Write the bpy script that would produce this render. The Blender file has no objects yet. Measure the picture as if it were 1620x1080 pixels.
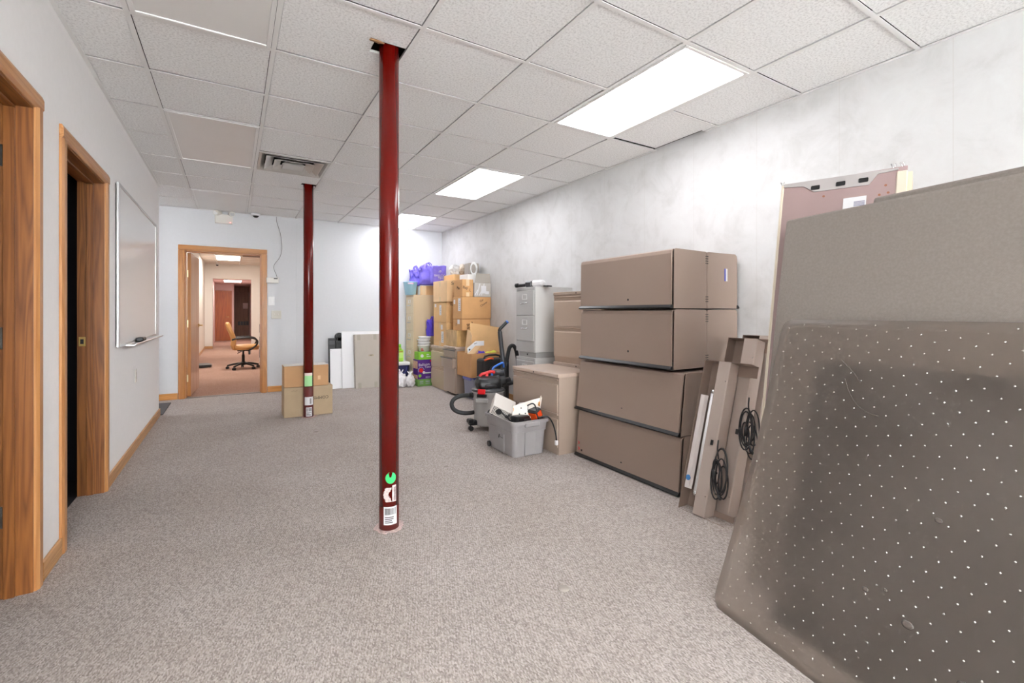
import bpy, bmesh, math, random
from mathutils import Vector, Matrix, noise
random.seed(7)
PI = math.pi
scene = bpy.context.scene
COL = scene.collection

# ------------------------------------------------------------------ camera, exposure, world
CEIL = 2.605
cd = bpy.data.cameras.new('camera'); cam = bpy.data.objects.new('camera', cd); COL.objects.link(cam)
cam.location = (0, 0, 1.175)
cam.rotation_euler = (PI/2, 0, -math.radians(31.22))
cd.sensor_width = 36.0; cd.lens = 729.0/1620*36; cd.shift_y = -(540-494.5)/1620
cd.clip_start = 0.05; cd.clip_end = 60
scene.camera = cam
vs = scene.view_settings
vs.view_transform = 'Standard'; vs.look = 'None'; vs.gamma = 1; vs.use_curve_mapping = False
vs.exposure = 1.17
w = bpy.data.worlds.new('world'); scene.world = w; w.use_nodes = True
w.node_tree.nodes['Background'].inputs[0].default_value = (0.93, 0.97, 1, 1)
w.node_tree.nodes['Background'].inputs[1].default_value = 14.5
LAMP = 5.3          # strength of the lit troffer lenses

# ------------------------------------------------------------------ materials
def lin(c):
    return tuple(((v/255)/12.92 if v/255 <= .04045 else ((v/255+.055)/1.055)**2.4) for v in c[:3]) + (1,)
MATS = {}
def newmat(name):
    m = bpy.data.materials.new(name); m.use_nodes = True
    nt = m.node_tree; b = nt.nodes['Principled BSDF']
    return m, nt, b
def nd(nt, t, **kw):
    n = nt.nodes.new(t)
    for k, v in kw.items(): setattr(n, k, v)
    return n
def pm(name, col, rough=.5, metal=0, var=.0, scale=6, bump=0, bscale=120, stretch=(1,1,1), spec=.5, coat=0):
    if name in MATS: return MATS[name]
    m, nt, b = newmat(name)
    c = lin(col)
    b.inputs['Base Color'].default_value = c
    b.inputs['Roughness'].default_value = rough
    b.inputs['Metallic'].default_value = metal
    b.inputs['Specular IOR Level'].default_value = spec
    b.inputs['Coat Weight'].default_value = coat
    tc = nd(nt, 'ShaderNodeTexCoord')
    mp = nd(nt, 'ShaderNodeMapping'); mp.inputs['Scale'].default_value = stretch
    nt.links.new(tc.outputs['Object'], mp.inputs[0])
    if var:
        n = nd(nt, 'ShaderNodeTexNoise'); n.inputs['Scale'].default_value = scale; n.inputs['Detail'].default_value = 6
        nt.links.new(mp.outputs[0], n.inputs['Vector'])
        r = nd(nt, 'ShaderNodeValToRGB')
        r.color_ramp.elements[0].position = .3; r.color_ramp.elements[1].position = .7
        r.color_ramp.elements[0].color = tuple(v*(1-var) for v in c[:3]) + (1,)
        r.color_ramp.elements[1].color = tuple(min(1, v*(1+var)) for v in c[:3]) + (1,)
        nt.links.new(n.outputs[0], r.inputs[0]); nt.links.new(r.outputs[0], b.inputs['Base Color'])
    if bump:
        n = nd(nt, 'ShaderNodeTexNoise'); n.inputs['Scale'].default_value = bscale; n.inputs['Detail'].default_value = 3
        nt.links.new(mp.outputs[0], n.inputs['Vector'])
        bp = nd(nt, 'ShaderNodeBump'); bp.inputs['Strength'].default_value = bump; bp.inputs['Distance'].default_value = .004
        nt.links.new(n.outputs[0], bp.inputs['Height']); nt.links.new(bp.outputs[0], b.inputs['Normal'])
    MATS[name] = m
    return m
def ramp(nt, stops):
    r = nd(nt, 'ShaderNodeValToRGB'); e = r.color_ramp.elements
    while len(e) < len(stops): e.new(.5)
    for i, (p, c) in enumerate(stops): e[i].position = p; e[i].color = c
    return r
def wood(name, ca, cb, axis='Z', rough=.38, scale=1.0):
    if name in MATS: return MATS[name]
    m, nt, b = newmat(name)
    tc = nd(nt, 'ShaderNodeTexCoord'); mp = nd(nt, 'ShaderNodeMapping')
    s = [22*scale]*3; s['XYZ'.index(axis)] = 1.1*scale
    mp.inputs['Scale'].default_value = s
    nt.links.new(tc.outputs['Object'], mp.inputs[0])
    n = nd(nt, 'ShaderNodeTexNoise'); n.inputs['Scale'].default_value = .55; n.inputs['Detail'].default_value = 2; n.inputs['Distortion'].default_value = .6
    nt.links.new(mp.outputs[0], n.inputs['Vector'])
    mul = nd(nt, 'ShaderNodeMath', operation='MULTIPLY'); mul.inputs[1].default_value = 16
    nt.links.new(n.outputs[0], mul.inputs[0])
    fr = nd(nt, 'ShaderNodeMath', operation='PINGPONG'); fr.inputs[1].default_value = 1
    nt.links.new(mul.outputs[0], fr.inputs[0])
    n2 = nd(nt, 'ShaderNodeTexNoise'); n2.inputs['Scale'].default_value = 6; n2.inputs['Detail'].default_value = 4
    nt.links.new(mp.outputs[0], n2.inputs['Vector'])
    ad = nd(nt, 'ShaderNodeMath', operation='MULTIPLY_ADD'); ad.inputs[1].default_value = .5
    nt.links.new(fr.outputs[0], ad.inputs[0]); 
    m2 = nd(nt, 'ShaderNodeMath', operation='MULTIPLY'); m2.inputs[1].default_value = .6
    nt.links.new(n2.outputs[0], m2.inputs[0]); nt.links.new(m2.outputs[0], ad.inputs[2])
    r = ramp(nt, [(.15, lin(ca)), (.8, lin(cb))])
    nt.links.new(ad.outputs[0], r.inputs[0]); nt.links.new(r.outputs[0], b.inputs['Base Color'])
    b.inputs['Roughness'].default_value = rough
    MATS[name] = m; return m
def emit(name, col, s):
    m, nt, b = newmat(name)
    b.inputs['Base Color'].default_value = lin((240,240,240))
    b.inputs['Emission Color'].default_value = lin(col); b.inputs['Emission Strength'].default_value = s
    MATS[name] = m; return m

def carpet_mat(name, ca, cb, cc):
    m, nt, b = newmat(name)
    tc = nd(nt, 'ShaderNodeTexCoord')
    mp = nd(nt, 'ShaderNodeMapping'); mp.inputs['Rotation'].default_value = (0, 0, math.radians(38)); mp.inputs['Scale'].default_value = (1, .5, 1)
    nt.links.new(tc.outputs['Object'], mp.inputs[0])
    v = nd(nt, 'ShaderNodeTexVoronoi'); v.inputs['Scale'].default_value = 230; v.inputs['Randomness'].default_value = .8
    nt.links.new(mp.outputs[0], v.inputs['Vector'])
    n = nd(nt, 'ShaderNodeTexNoise'); n.inputs['Scale'].default_value = 260; n.inputs['Detail'].default_value = 3
    nt.links.new(tc.outputs['Object'], n.inputs['Vector'])
    big = nd(nt, 'ShaderNodeTexNoise'); big.inputs['Scale'].default_value = 1.6; big.inputs['Detail'].default_value = 5
    nt.links.new(tc.outputs['Object'], big.inputs['Vector'])
    # yarn colour per loop
    sep = nd(nt, 'ShaderNodeSeparateColor'); nt.links.new(v.outputs['Color'], sep.inputs[0])
    r = ramp(nt, [(0, lin(ca)), (.5, lin(cb)), (1, lin(cc))]); nt.links.new(sep.outputs[0], r.inputs[0])
    mx = nd(nt, 'ShaderNodeMix', data_type='RGBA', blend_type='MULTIPLY'); mx.inputs[0].default_value = .35
    r2 = ramp(nt, [(.25, (.62,.60,.58,1)), (.65, (1,1,1,1))]); nt.links.new(n.outputs[0], r2.inputs[0])
    nt.links.new(r.outputs[0], mx.inputs[6]); nt.links.new(r2.outputs[0], mx.inputs[7])
    mx2 = nd(nt, 'ShaderNodeMix', data_type='RGBA', blend_type='MULTIPLY'); mx2.inputs[0].default_value = 1
    r3 = ramp(nt, [(.3, (.9,.88,.86,1)), (.7, (1,1,1,1))]); nt.links.new(big.outputs[0], r3.inputs[0])
    nt.links.new(mx.outputs[2], mx2.inputs[6]); nt.links.new(r3.outputs[0], mx2.inputs[7])
    tw = nd(nt, 'ShaderNodeTexWave'); tw.inputs['Scale'].default_value = 34; tw.inputs['Distortion'].default_value = 2.2; tw.inputs['Detail'].default_value = 2; tw.inputs['Detail Scale'].default_value = 4
    nt.links.new(mp.outputs[0], tw.inputs['Vector'])
    r5 = ramp(nt, [(.0, (.86,.85,.84,1)), (.6, (1,1,1,1))]); nt.links.new(tw.outputs['Fac'], r5.inputs[0])
    mx5 = nd(nt, 'ShaderNodeMix', data_type='RGBA', blend_type='MULTIPLY'); mx5.inputs[0].default_value = 1
    nt.links.new(mx2.outputs[2], mx5.inputs[6]); nt.links.new(r5.outputs[0], mx5.inputs[7])
    # small dark stains
    st = nd(nt, 'ShaderNodeTexVoronoi'); st.inputs['Scale'].default_value = 1.9
    nt.links.new(tc.outputs['Object'], st.inputs['Vector'])
    r4 = ramp(nt, [(.018, (.5,.47,.44,1)), (.045, (1,1,1,1))]); nt.links.new(st.outputs['Distance'], r4.inputs[0])
    mx3 = nd(nt, 'ShaderNodeMix', data_type='RGBA', blend_type='MULTIPLY'); mx3.inputs[0].default_value = .8
    nt.links.new(mx5.outputs[2], mx3.inputs[6]); nt.links.new(r4.outputs[0], mx3.inputs[7])
    nt.links.new(mx3.outputs[2], b.inputs['Base Color'])
    b.inputs['Roughness'].default_value = .95; b.inputs['Specular IOR Level'].default_value = .1
    bp = nd(nt, 'ShaderNodeBump'); bp.inputs['Strength'].default_value = .45; bp.inputs['Distance'].default_value = .004; bp.invert = True
    nt.links.new(v.outputs['Distance'], bp.inputs['Height']); nt.links.new(bp.outputs[0], b.inputs['Normal'])
    MATS[name] = m; return m
CARPET = carpet_mat('loop_carpet', (156,147,141), (186,177,171), (208,201,196))
CARPET2 = carpet_mat('pink_carpet', (172,138,124), (200,166,150), (214,182,168))
def wallpaper():
    m, nt, b = newmat('marbled_wallpaper')
    tc = nd(nt, 'ShaderNodeTexCoord')
    n = nd(nt, 'ShaderNodeTexNoise'); n.inputs['Scale'].default_value = 4.2; n.inputs['Detail'].default_value = 9; n.inputs['Roughness'].default_value = .68; n.inputs['Distortion'].default_value = .5
    nt.links.new(tc.outputs['Object'], n.inputs['Vector'])
    r = ramp(nt, [(.32, lin((192,191,189))), (.5, lin((203,202,201))), (.7, lin((208,208,207)))])
    nt.links.new(n.outputs[0], r.inputs[0])
    sp = nd(nt, 'ShaderNodeSeparateXYZ'); nt.links.new(tc.outputs['Object'], sp.inputs[0])
    a = nd(nt, 'ShaderNodeMath', operation='SUBTRACT'); a.inputs[1].default_value = .859
    nt.links.new(sp.outputs[1], a.inputs[0])
    wr = nd(nt, 'ShaderNodeMath', operation='WRAP'); wr.inputs[1].default_value = .2625; wr.inputs[2].default_value = -.2625
    nt.links.new(a.outputs[0], wr.inputs[0])
    ab = nd(nt, 'ShaderNodeMath', operation='ABSOLUTE'); nt.links.new(wr.outputs[0], ab.inputs[0])
    lt = nd(nt, 'ShaderNodeMath', operation='LESS_THAN'); lt.inputs[1].default_value = .0014
    nt.links.new(ab.outputs[0], lt.inputs[0])
    ml = nd(nt, 'ShaderNodeMath', operation='MULTIPLY'); ml.inputs[1].default_value = .55; nt.links.new(lt.outputs[0], ml.inputs[0])
    mx = nd(nt, 'ShaderNodeMix', data_type='RGBA'); mx.inputs[7].default_value = lin((185,180,174))
    nt.links.new(ml.outputs[0], mx.inputs[0]); nt.links.new(r.outputs[0], mx.inputs[6])
    nt.links.new(mx.outputs[2], b.inputs['Base Color']); b.inputs['Roughness'].default_value = .6
    MATS['wallpaper'] = m; return m
WALLR = wallpaper()
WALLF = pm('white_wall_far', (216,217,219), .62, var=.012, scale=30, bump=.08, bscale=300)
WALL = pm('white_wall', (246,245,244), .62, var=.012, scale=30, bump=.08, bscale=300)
WALLC = pm('cream_wall', (238,232,224), .7)
def tile_mat():
    m, nt, b = newmat('ceiling_tile')
    tc = nd(nt, 'ShaderNodeTexCoord')
    n = nd(nt, 'ShaderNodeTexNoise'); n.inputs['Scale'].default_value = 85; n.inputs['Detail'].default_value = 4; n.inputs['Roughness'].default_value = .7
    nt.links.new(tc.outputs['Object'], n.inputs['Vector'])
    r = ramp(nt, [(.36, lin((216,215,214))), (.5, lin((239,239,238))), (.66, lin((247,247,246)))])
    nt.links.new(n.outputs[0], r.inputs[0]); nt.links.new(r.outputs[0], b.inputs['Base Color'])
    b.inputs['Roughness'].default_value = .95
    bp = nd(nt, 'ShaderNodeBump'); bp.inputs['Strength'].default_value = .25; bp.inputs['Distance'].default_value = .003
    nt.links.new(n.outputs[0], bp.inputs['Height']); nt.links.new(bp.outputs[0], b.inputs['Normal'])
    return m
TILE = tile_mat()
TBAR = pm('tbar_white', (232,231,229), .5)
PLEN = pm('plenum_dark', (40,38,36), .9)
LENS_ON = emit('lens_lit', (250,250,255), LAMP)
def lens_off():
    return pm('lens_unlit', (228,226,223), .35, var=.02, scale=3)
LENSOFF = lens_off()
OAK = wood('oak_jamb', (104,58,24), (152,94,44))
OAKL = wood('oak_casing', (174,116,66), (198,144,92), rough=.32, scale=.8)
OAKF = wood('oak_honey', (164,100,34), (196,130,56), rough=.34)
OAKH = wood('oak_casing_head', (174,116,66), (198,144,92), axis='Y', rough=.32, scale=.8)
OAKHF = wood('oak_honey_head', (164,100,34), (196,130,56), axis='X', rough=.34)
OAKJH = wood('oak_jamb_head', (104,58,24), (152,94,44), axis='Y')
OAKB = wood('oak_base_y', (176,122,68), (204,156,102), axis='Y', rough=.35)
OAKBX = wood('oak_base_x', (190,122,50), (220,156,82), axis='X', rough=.35)
CHERRY = wood('cherry_door', (150,74,24), (184,104,44), rough=.35, scale=.6)
DKWOOD = wood('dark_panel_wood', (112,76,58), (146,106,84), rough=.5, scale=.6)
LEAF = wood('door_leaf_face', (206,160,134), (226,184,160), rough=.22, scale=.5)
RED = pm('red_column_paint', (98,12,6), .2, var=.08, scale=2, spec=.4)
MAROON = pm('maroon_primer', (96,34,30), .4)
TAUPE = pm('taupe_metal', (152,133,121), .38, var=.03, scale=2, coat=.0)
TAUPE_D = pm('taupe_metal_shade', (140,124,113), .45)
LAT = pm('beige_metal', (176,158,143), .34, var=.02, scale=2)
LATTOP = pm('beige_metal_top', (200,180,165), .3, var=.05, scale=7)
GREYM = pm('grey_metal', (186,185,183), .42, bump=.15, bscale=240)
GREYL = pm('grey_metal_lit_side', (214,213,210), .42, bump=.1, bscale=240)  # same paint as the front; lighter tone paints light onto the side
KHAKI = pm('khaki_metal', (208,186,152), .45)
CHROME = pm('chrome', (215,215,215), .2, metal=1)
ALU = pm('brushed_aluminium', (200,200,200), .35, metal=.6)
BLACK = pm('black_plastic', (24,24,25), .4)
BLKR = pm('black_rubber', (30,30,31), .55)
DKGREY = pm('dark_grey_plastic', (58,58,60), .38)
BRASS = pm('brass', (212,175,105), .3, metal=.8)
KRAFT = pm('kraft_cardboard', (218,176,124), .8, var=.05, scale=9)
KRAFTD = pm('kraft_cardboard_brown', (204,156,104), .8, var=.05, scale=9)
KRAFTB = pm('kraft_cardboard_box', (204,154,102), .8, var=.04, scale=9)
KRAFTL = pm('kraft_cardboard_pale', (224,188,144), .8, var=.04, scale=9)
KRAFTG = pm('greyed_cardboard', (180,158,128), .8, var=.04, scale=9)
CARTON = pm('grey_carton', (186,178,168), .8, var=.03, scale=8)
TAPE = pm('clear_tape', (226,200,160), .25)
TAPEW = pm('taped_wrap', (196,160,108), .2, var=.22, scale=14, stretch=(3,3,.6))
PAPER = pm('paper_label', (218,217,218), .6)
INK = pm('marker_ink', (46,38,34), .6)
WHITEP = pm('white_plastic', (236,236,235), .35)
FOAM = pm('white_panel', (244,244,246), .5)
PLAST = pm('offwhite_plastic', (226,222,214), .4)
PURPLE = pm('purple_fabric', (122,108,208), .75, var=.06, scale=20, bump=.3, bscale=300)
PURPD = pm('purple_fabric_deep', (88,68,196), .75)
REDP = pm('red_plastic', (214,28,34), .35)
BLUEP = pm('blue_plastic', (62,120,214), .35)
SKIN = None

# ------------------------------------------------------------------ geometry helpers
class MB:
    def __init__(s): s.bm = bmesh.new(); s.mi = 0; s.mats = []
    def use(s, m):
        if m not in s.mats: s.mats.append(m)
        s.mi = s.mats.index(m); return s
    def _f(s, vs, smooth=False):
        try:
            f = s.bm.faces.new(vs); f.material_index = s.mi; f.smooth = smooth; return f
        except ValueError: return None
    def box(s, x0, x1, y0, y1, z0, z1, bev=0, M=None, seg=1):
        t = bmesh.new()
        vs = [t.verts.new((x, y, z)) for x in (x0, x1) for y in (y0, y1) for z in (z0, z1)]
        for q in ((0,1,3,2), (4,6,7,5), (0,4,5,1), (2,3,7,6), (0,2,6,4), (1,5,7,3)): t.faces.new([vs[i] for i in q])
        if bev: bmesh.ops.bevel(t, geom=list(t.edges), offset=bev, segments=seg, affect='EDGES', profile=.5)
        return s.merge(t, M, smooth=False)
    def merge(s, t, M=None, smooth=None):
        bmesh.ops.recalc_face_normals(t, faces=list(t.faces))
        mp = {}
        for v in t.verts: mp[v] = s.bm.verts.new(M @ v.co if M is not None else v.co)
        for f in t.faces:
            g = s._f([mp[v] for v in f.verts], f.smooth if smooth is None else smooth)
        t.free(); return s
    def prism(s, pts, axis, a, b, M=None, bev=0):
        """polygon pts in the two other axes, extruded along axis from a to b"""
        t = bmesh.new()
        def mk(p, h):
            return {'x': (h, p[0], p[1]), 'y': (p[0], h, p[1]), 'z': (p[0], p[1], h)}[axis]
        A = [t.verts.new(mk(p, a)) for p in pts]; B = [t.verts.new(mk(p, b)) for p in pts]
        t.faces.new(A); t.faces.new(B[::-1])
        n = len(pts)
        for i in range(n): t.faces.new((A[i], A[(i+1) % n], B[(i+1) % n], B[i]))
        if bev: bmesh.ops.bevel(t, geom=list(t.edges), offset=bev, segments=1, affect='EDGES')
        return s.merge(t, M, smooth=False)
    def lathe(s, prof, seg=28, M=None, smooth=True, a0=0, a1=2*PI):
        """prof: (r, z) list"""
        t = bmesh.new(); full = abs(a1-a0-2*PI) < 1e-6
        n = seg if full else seg+1
        rings = []
        for r, z in prof:
            rings.append([t.verts.new((max(r, 1e-5)*math.cos(a0+(a1-a0)*k/seg), max(r, 1e-5)*math.sin(a0+(a1-a0)*k/seg), z)) for k in range(n)])
        for A, B in zip(rings, rings[1:]):
            for k in range(seg):
                k2 = (k+1) % n
                f = t.faces.new((A[k], A[k2], B[k2], B[k])); f.smooth = smooth
        if full:
            if prof[0][0] > 1e-4: t.faces.new(rings[0][::-1])
            if prof[-1][0] > 1e-4: t.faces.new(rings[-1])
        return s.merge(t, M)
    def cyl(s, r, p0, p1, seg=20, r2=None, smooth=True):
        p0 = Vector(p0); p1 = Vector(p1); d = p1-p0
        M = Matrix.Translation(p0) @ d.to_track_quat('Z', 'Y').to_matrix().to_4x4()
        return s.lathe([(r, 0), (r if r2 is None else r2, d.length)], seg, M, smooth)
    def tube(s, pts, r, seg=8, smooth=True, closed=False, sm=0):
        P = [Vector(p) for p in pts]
        for _ in range(sm):          # Chaikin-like rounding
            Q = [P[0]]
            for a, b in zip(P, P[1:]): Q += [a.lerp(b, .25), a.lerp(b, .75)]
            Q.append(P[-1]); P = Q
        t = bmesh.new(); rings = []
        up = Vector((0, 0, 1)); prev = None
        for i, p in enumerate(P):
            d = (P[min(i+1, len(P)-1)]-P[max(i-1, 0)]).normalized()
            if prev is None:
                u = d.cross(up)
                if u.length < .1: u = d.cross(Vector((1, 0, 0)))
            else: u = prev - d*prev.dot(d)
            u.normalize(); prev = u; v = d.cross(u)
            rr = r(i/(len(P)-1)) if callable(r) else r
            rings.append([t.verts.new(p+(u*math.cos(2*PI*k/seg)+v*math.sin(2*PI*k/seg))*rr) for k in range(seg)])
        for A, B in zip(rings, rings[1:]):
            for k in range(seg):
                f = t.faces.new((A[k], A[(k+1) % seg], B[(k+1) % seg], B[k])); f.smooth = smooth
        t.faces.new(rings[0][::-1]); t.faces.new(rings[-1])
        return s.merge(t)
    def slab(s, q, th):
        """4+ corner polygon in 3-D given thickness along its normal (behind)"""
        t = bmesh.new(); P = [Vector(p) for p in q]
        n = (P[1]-P[0]).cross(P[-1]-P[0]).normalized()
        A = [t.verts.new(p) for p in P]; B = [t.verts.new(p-n*th) for p in P]
        t.faces.new(A); t.faces.new(B[::-1]); k = len(P)
        for i in range(k): t.faces.new((A[i], A[(i+1) % k], B[(i+1) % k], B[i]))
        return s.merge(t, smooth=False)
    def blob(s, c, rx, ry, rz, sub=3, amp=.1, fr=3., seed=0, M=None, box=0, floor=None):
        t = bmesh.new(); bmesh.ops.create_icosphere(t, subdivisions=sub, radius=1)
        for v in t.verts:
            p = v.co.copy()
            if box:     # push towards a cube
                m = max(abs(p.x), abs(p.y), abs(p.z)); q = p/m; p = p.lerp(q, box)
            k = 1+amp*noise.noise(p*fr+Vector((seed*7.1, seed*3.3, seed)))*1.6
            v.co = Vector((p.x*rx*k, p.y*ry*k, p.z*rz*k))+Vector(c)
            if floor is not None: v.co.z = max(v.co.z, floor)
        for f in t.faces: f.smooth = True
        return s.merge(t, M)
    def build(s, name, mat=None, parent=None, loc=None, solid=True):
        me = bpy.data.meshes.new(name)
        if mat is not None and not s.mats: s.mats = [mat]
        bmesh.ops.remove_doubles(s.bm, verts=list(s.bm.verts), dist=1e-6) if False else None
        s.bm.to_mesh(me); s.bm.free()
        for m in s.mats: me.materials.append(m)
        o = bpy.data.objects.new(name, me); COL.objects.link(o)
        if parent is not None: o.parent = parent
        if loc: o.location = loc
        return o
def tag(o, label=None, cat=None, group=None, kind=None):
    if label: o['label'] = label
    if cat: o['category'] = cat
    if group: o['group'] = group
    if kind: o['kind'] = kind
    return o
def thing(name, label, cat, loc=(0,0,0), rz=0, group=None, rot=None):
    o = bpy.data.objects.new(name, None); COL.objects.link(o); o.empty_display_size = .1
    o.location = loc; o.rotation_euler = rot if rot else (0, 0, rz)
    return tag(o, label, cat, group)
def struct(name, parent=None):
    o = bpy.data.objects.new(name, None); COL.objects.link(o); o['kind'] = 'structure'
    if parent: o.parent = parent
    return o
def B(x0, x1, y0, y1, z0, z1, bev=0): return MB().box(x0, x1, y0, y1, z0, z1, bev)
def text_mesh(txt, size, th=.0006):
    c = bpy.data.curves.new('lettering', 'FONT'); c.body = txt; c.size = size; c.extrude = th
    c.align_x = 'CENTER'; c.align_y = 'CENTER'; c.resolution_u = 3
    o = bpy.data.objects.new('lettering', c); COL.objects.link(o)
    bpy.context.view_layer.update()
    me = bpy.data.meshes.new_from_object(o.evaluated_get(bpy.context.evaluated_depsgraph_get()))
    bpy.data.objects.remove(o); return me
def text(name, txt, size, mat, loc, face, parent=None, roll=0, bold=0):
    """face: direction the text faces: '-x' or '-y' (in parent's axes)"""
    me = text_mesh(txt, size); me.materials.clear(); me.materials.append(mat)
    o = bpy.data.objects.new(name, me); COL.objects.link(o)
    if parent is not None: o.parent = parent
    R = Matrix.Rotation(PI/2, 4, 'X')                       # faces -y
    if face == '-x': R = Matrix.Rotation(-PI/2, 4, 'Z') @ R
    if face == '+y': R = Matrix.Rotation(PI, 4, 'Z') @ R
    if face == 'z': R = Matrix.Identity(4)
    R = R @ Matrix.Rotation(roll, 4, 'Z')
    o.matrix_local = Matrix.Translation(loc) @ R
    return o
def scribble(mb, o, u, v, w, h, n=14, seed=1, r=.0013):
    """hand-written squiggle in the plane through o spanned by u (right) and v (up)"""
    rnd = random.Random(seed); u = Vector(u); v = Vector(v); o = Vector(o); pts = []
    for i in range(n):
        pts.append(o+u*(w*i/(n-1)+rnd.uniform(-.03, .03)*w)+v*(h*(.5+.5*math.sin(i*2.1+seed))*rnd.uniform(.5, 1)))
    mb.tube(pts, r, 5, sm=1)
def cyl_patch(mb, cx, cy, r, a0, a1, z0, z1, n=8, th=.0006):
    t = bmesh.new(); rows = []
    for z in (z0, z1):
        rows.append([t.verts.new((cx+(r+th)*math.cos(a0+(a1-a0)*k/n), cy+(r+th)*math.sin(a0+(a1-a0)*k/n), z)) for k in range(n+1)])
    inner = []
    for z in (z0, z1):
        inner.append([t.verts.new((cx+(r-.0004)*math.cos(a0+(a1-a0)*k/n), cy+(r-.0004)*math.sin(a0+(a1-a0)*k/n), z)) for k in range(n+1)])
    for k in range(n):
        t.faces.new((rows[0][k], rows[0][k+1], rows[1][k+1], rows[1][k]))
        t.faces.new((inner[0][k+1], inner[0][k], inner[1][k], inner[1][k+1]))
        t.faces.new((rows[0][k], inner[0][k], inner[0][k+1], rows[0][k+1]))
        t.faces.new((rows[1][k+1], inner[1][k+1], inner[1][k], rows[1][k]))
    for k in (0, n):
        t.faces.new((rows[0][k], rows[1][k], inner[1][k], inner[0][k]))
    mb.merge(t, smooth=False)

# ================================================================== THE ROOM
XL, XR, YF, YB = -.72, 3.2, 7.70, -5.0
# floor
tag(B(-3.2, XR+.1, YB-.1, YF+.13, -.08, 0).build('floor', CARPET), kind='structure')
tag(B(-1.6, 2.6, YF+.13, 26, -.08, 0).build('floor', CARPET2), 'pinkish brown carpet of the room beyond the door', kind='structure')
# left wall with two openings
D1 = (1.83, 2.70, 2.035); D2 = (3.12, 3.955, 2.015); YE = 6.58; T = .13
m = MB()
for a, b, z0, z1 in ((YB, D1[0]-.02, 0, CEIL), (D1[0]-.02, D1[1]+.02, D1[2]+.02, CEIL), (D1[1]+.02, D2[0]-.02, 0, CEIL),
                     (D2[0]-.02, D2[1]+.02, D2[2]+.02, CEIL), (D2[1]+.02, YE, 0, CEIL)):
    m.box(XL-T, XL, a, b, z0, z1)
tag(m.build('wall_left', WALL), kind='structure')
m = MB(); m.box(-3.2, XL-T, YE-.12, YE, 0, CEIL); m.box(-3.3, -3.2, YE-.12, YF+.12, 0, CEIL)
tag(m.build('wall_alcove', WALL), kind='structure')
# dark rooms behind the left openings
m = MB(); DK = pm('unlit_room_dark', (18, 18, 22), .95)  # near-black walls paint in the darkness of the unlit room
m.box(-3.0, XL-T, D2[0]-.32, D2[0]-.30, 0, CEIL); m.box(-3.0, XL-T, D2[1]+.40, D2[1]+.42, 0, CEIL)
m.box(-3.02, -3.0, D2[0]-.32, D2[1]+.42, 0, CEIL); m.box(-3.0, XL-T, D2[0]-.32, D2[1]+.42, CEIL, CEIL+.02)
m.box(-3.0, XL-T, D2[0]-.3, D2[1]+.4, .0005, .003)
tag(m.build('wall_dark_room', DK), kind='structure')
m = MB(); m.box(-2.6, XL-T, D1[0]-.5, D1[0]-.48, 0, CEIL); m.box(-2.6, XL-T, D1[1]+.1, D1[1]+.12, 0, CEIL); m.box(-2.62, -2.6, D1[0]-.5, D1[1]+.12, 0, CEIL)
m.box(-2.62, XL-T, D1[0]-.5, D1[1]+.12, CEIL, CEIL+.02)
tag(m.build('wall_side_room', WALL), kind='structure')
# right wall, back wall
tag(B(XR, XR+.12, YB-.1, YF+.13, 0, CEIL+.45).build('wall_right', WALLR), kind='structure')
WX0, WX1, WZ0, WZ1 = -.6, 1.75, .12, 2.45      # unseen window opening added behind the camera to let in fill light
m = MB(); m.box(-3.3, WX0, YB-.12, YB, 0, CEIL); m.box(WX1, XR, YB-.12, YB, 0, CEIL); m.box(WX0, WX1, YB-.12, YB, 0, WZ0); m.box(WX0, WX1, YB-.12, YB, WZ1, CEIL)
tag(m.build('wall_back', WALL), kind='structure')
win = struct('fill_window_1'); m = MB()
for x in (WX0, (WX0+WX1)/2, WX1-.05): m.box(x, x+.05, YB-.09, YB-.03, WZ0, WZ1)
m.box(WX0+.05, WX1-.05, YB-.09, YB-.03, WZ0, WZ0+.05); m.box(WX0+.05, WX1-.05, YB-.09, YB-.03, WZ1-.05, WZ1); m.build('fill_window_frame', ALU, win)
# far wall with the doorway
DX0, DX1, DZ = -.555, .356, 2.02
m = MB(); m.box(-3.3, DX0-.02, YF, YF+.13, 0, CEIL); m.box(DX1+.02, XR, YF, YF+.13, 0, CEIL); m.box(DX0-.02, DX1+.02, YF, YF+.13, DZ+.02, CEIL)
m.box(DX1+.02, XR, YF, YF+.13, CEIL, CEIL+.45); m.box(-3.3, DX1+.02, YF, YF+.13, CEIL, CEIL+.45)
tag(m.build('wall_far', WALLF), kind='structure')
tag(B(.826, .852, YF-.006, YF, .0, CEIL-.01).build('trim_1', WALLF), 'narrow vertical white panel joint strip on the far wall', kind='structure')

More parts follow.
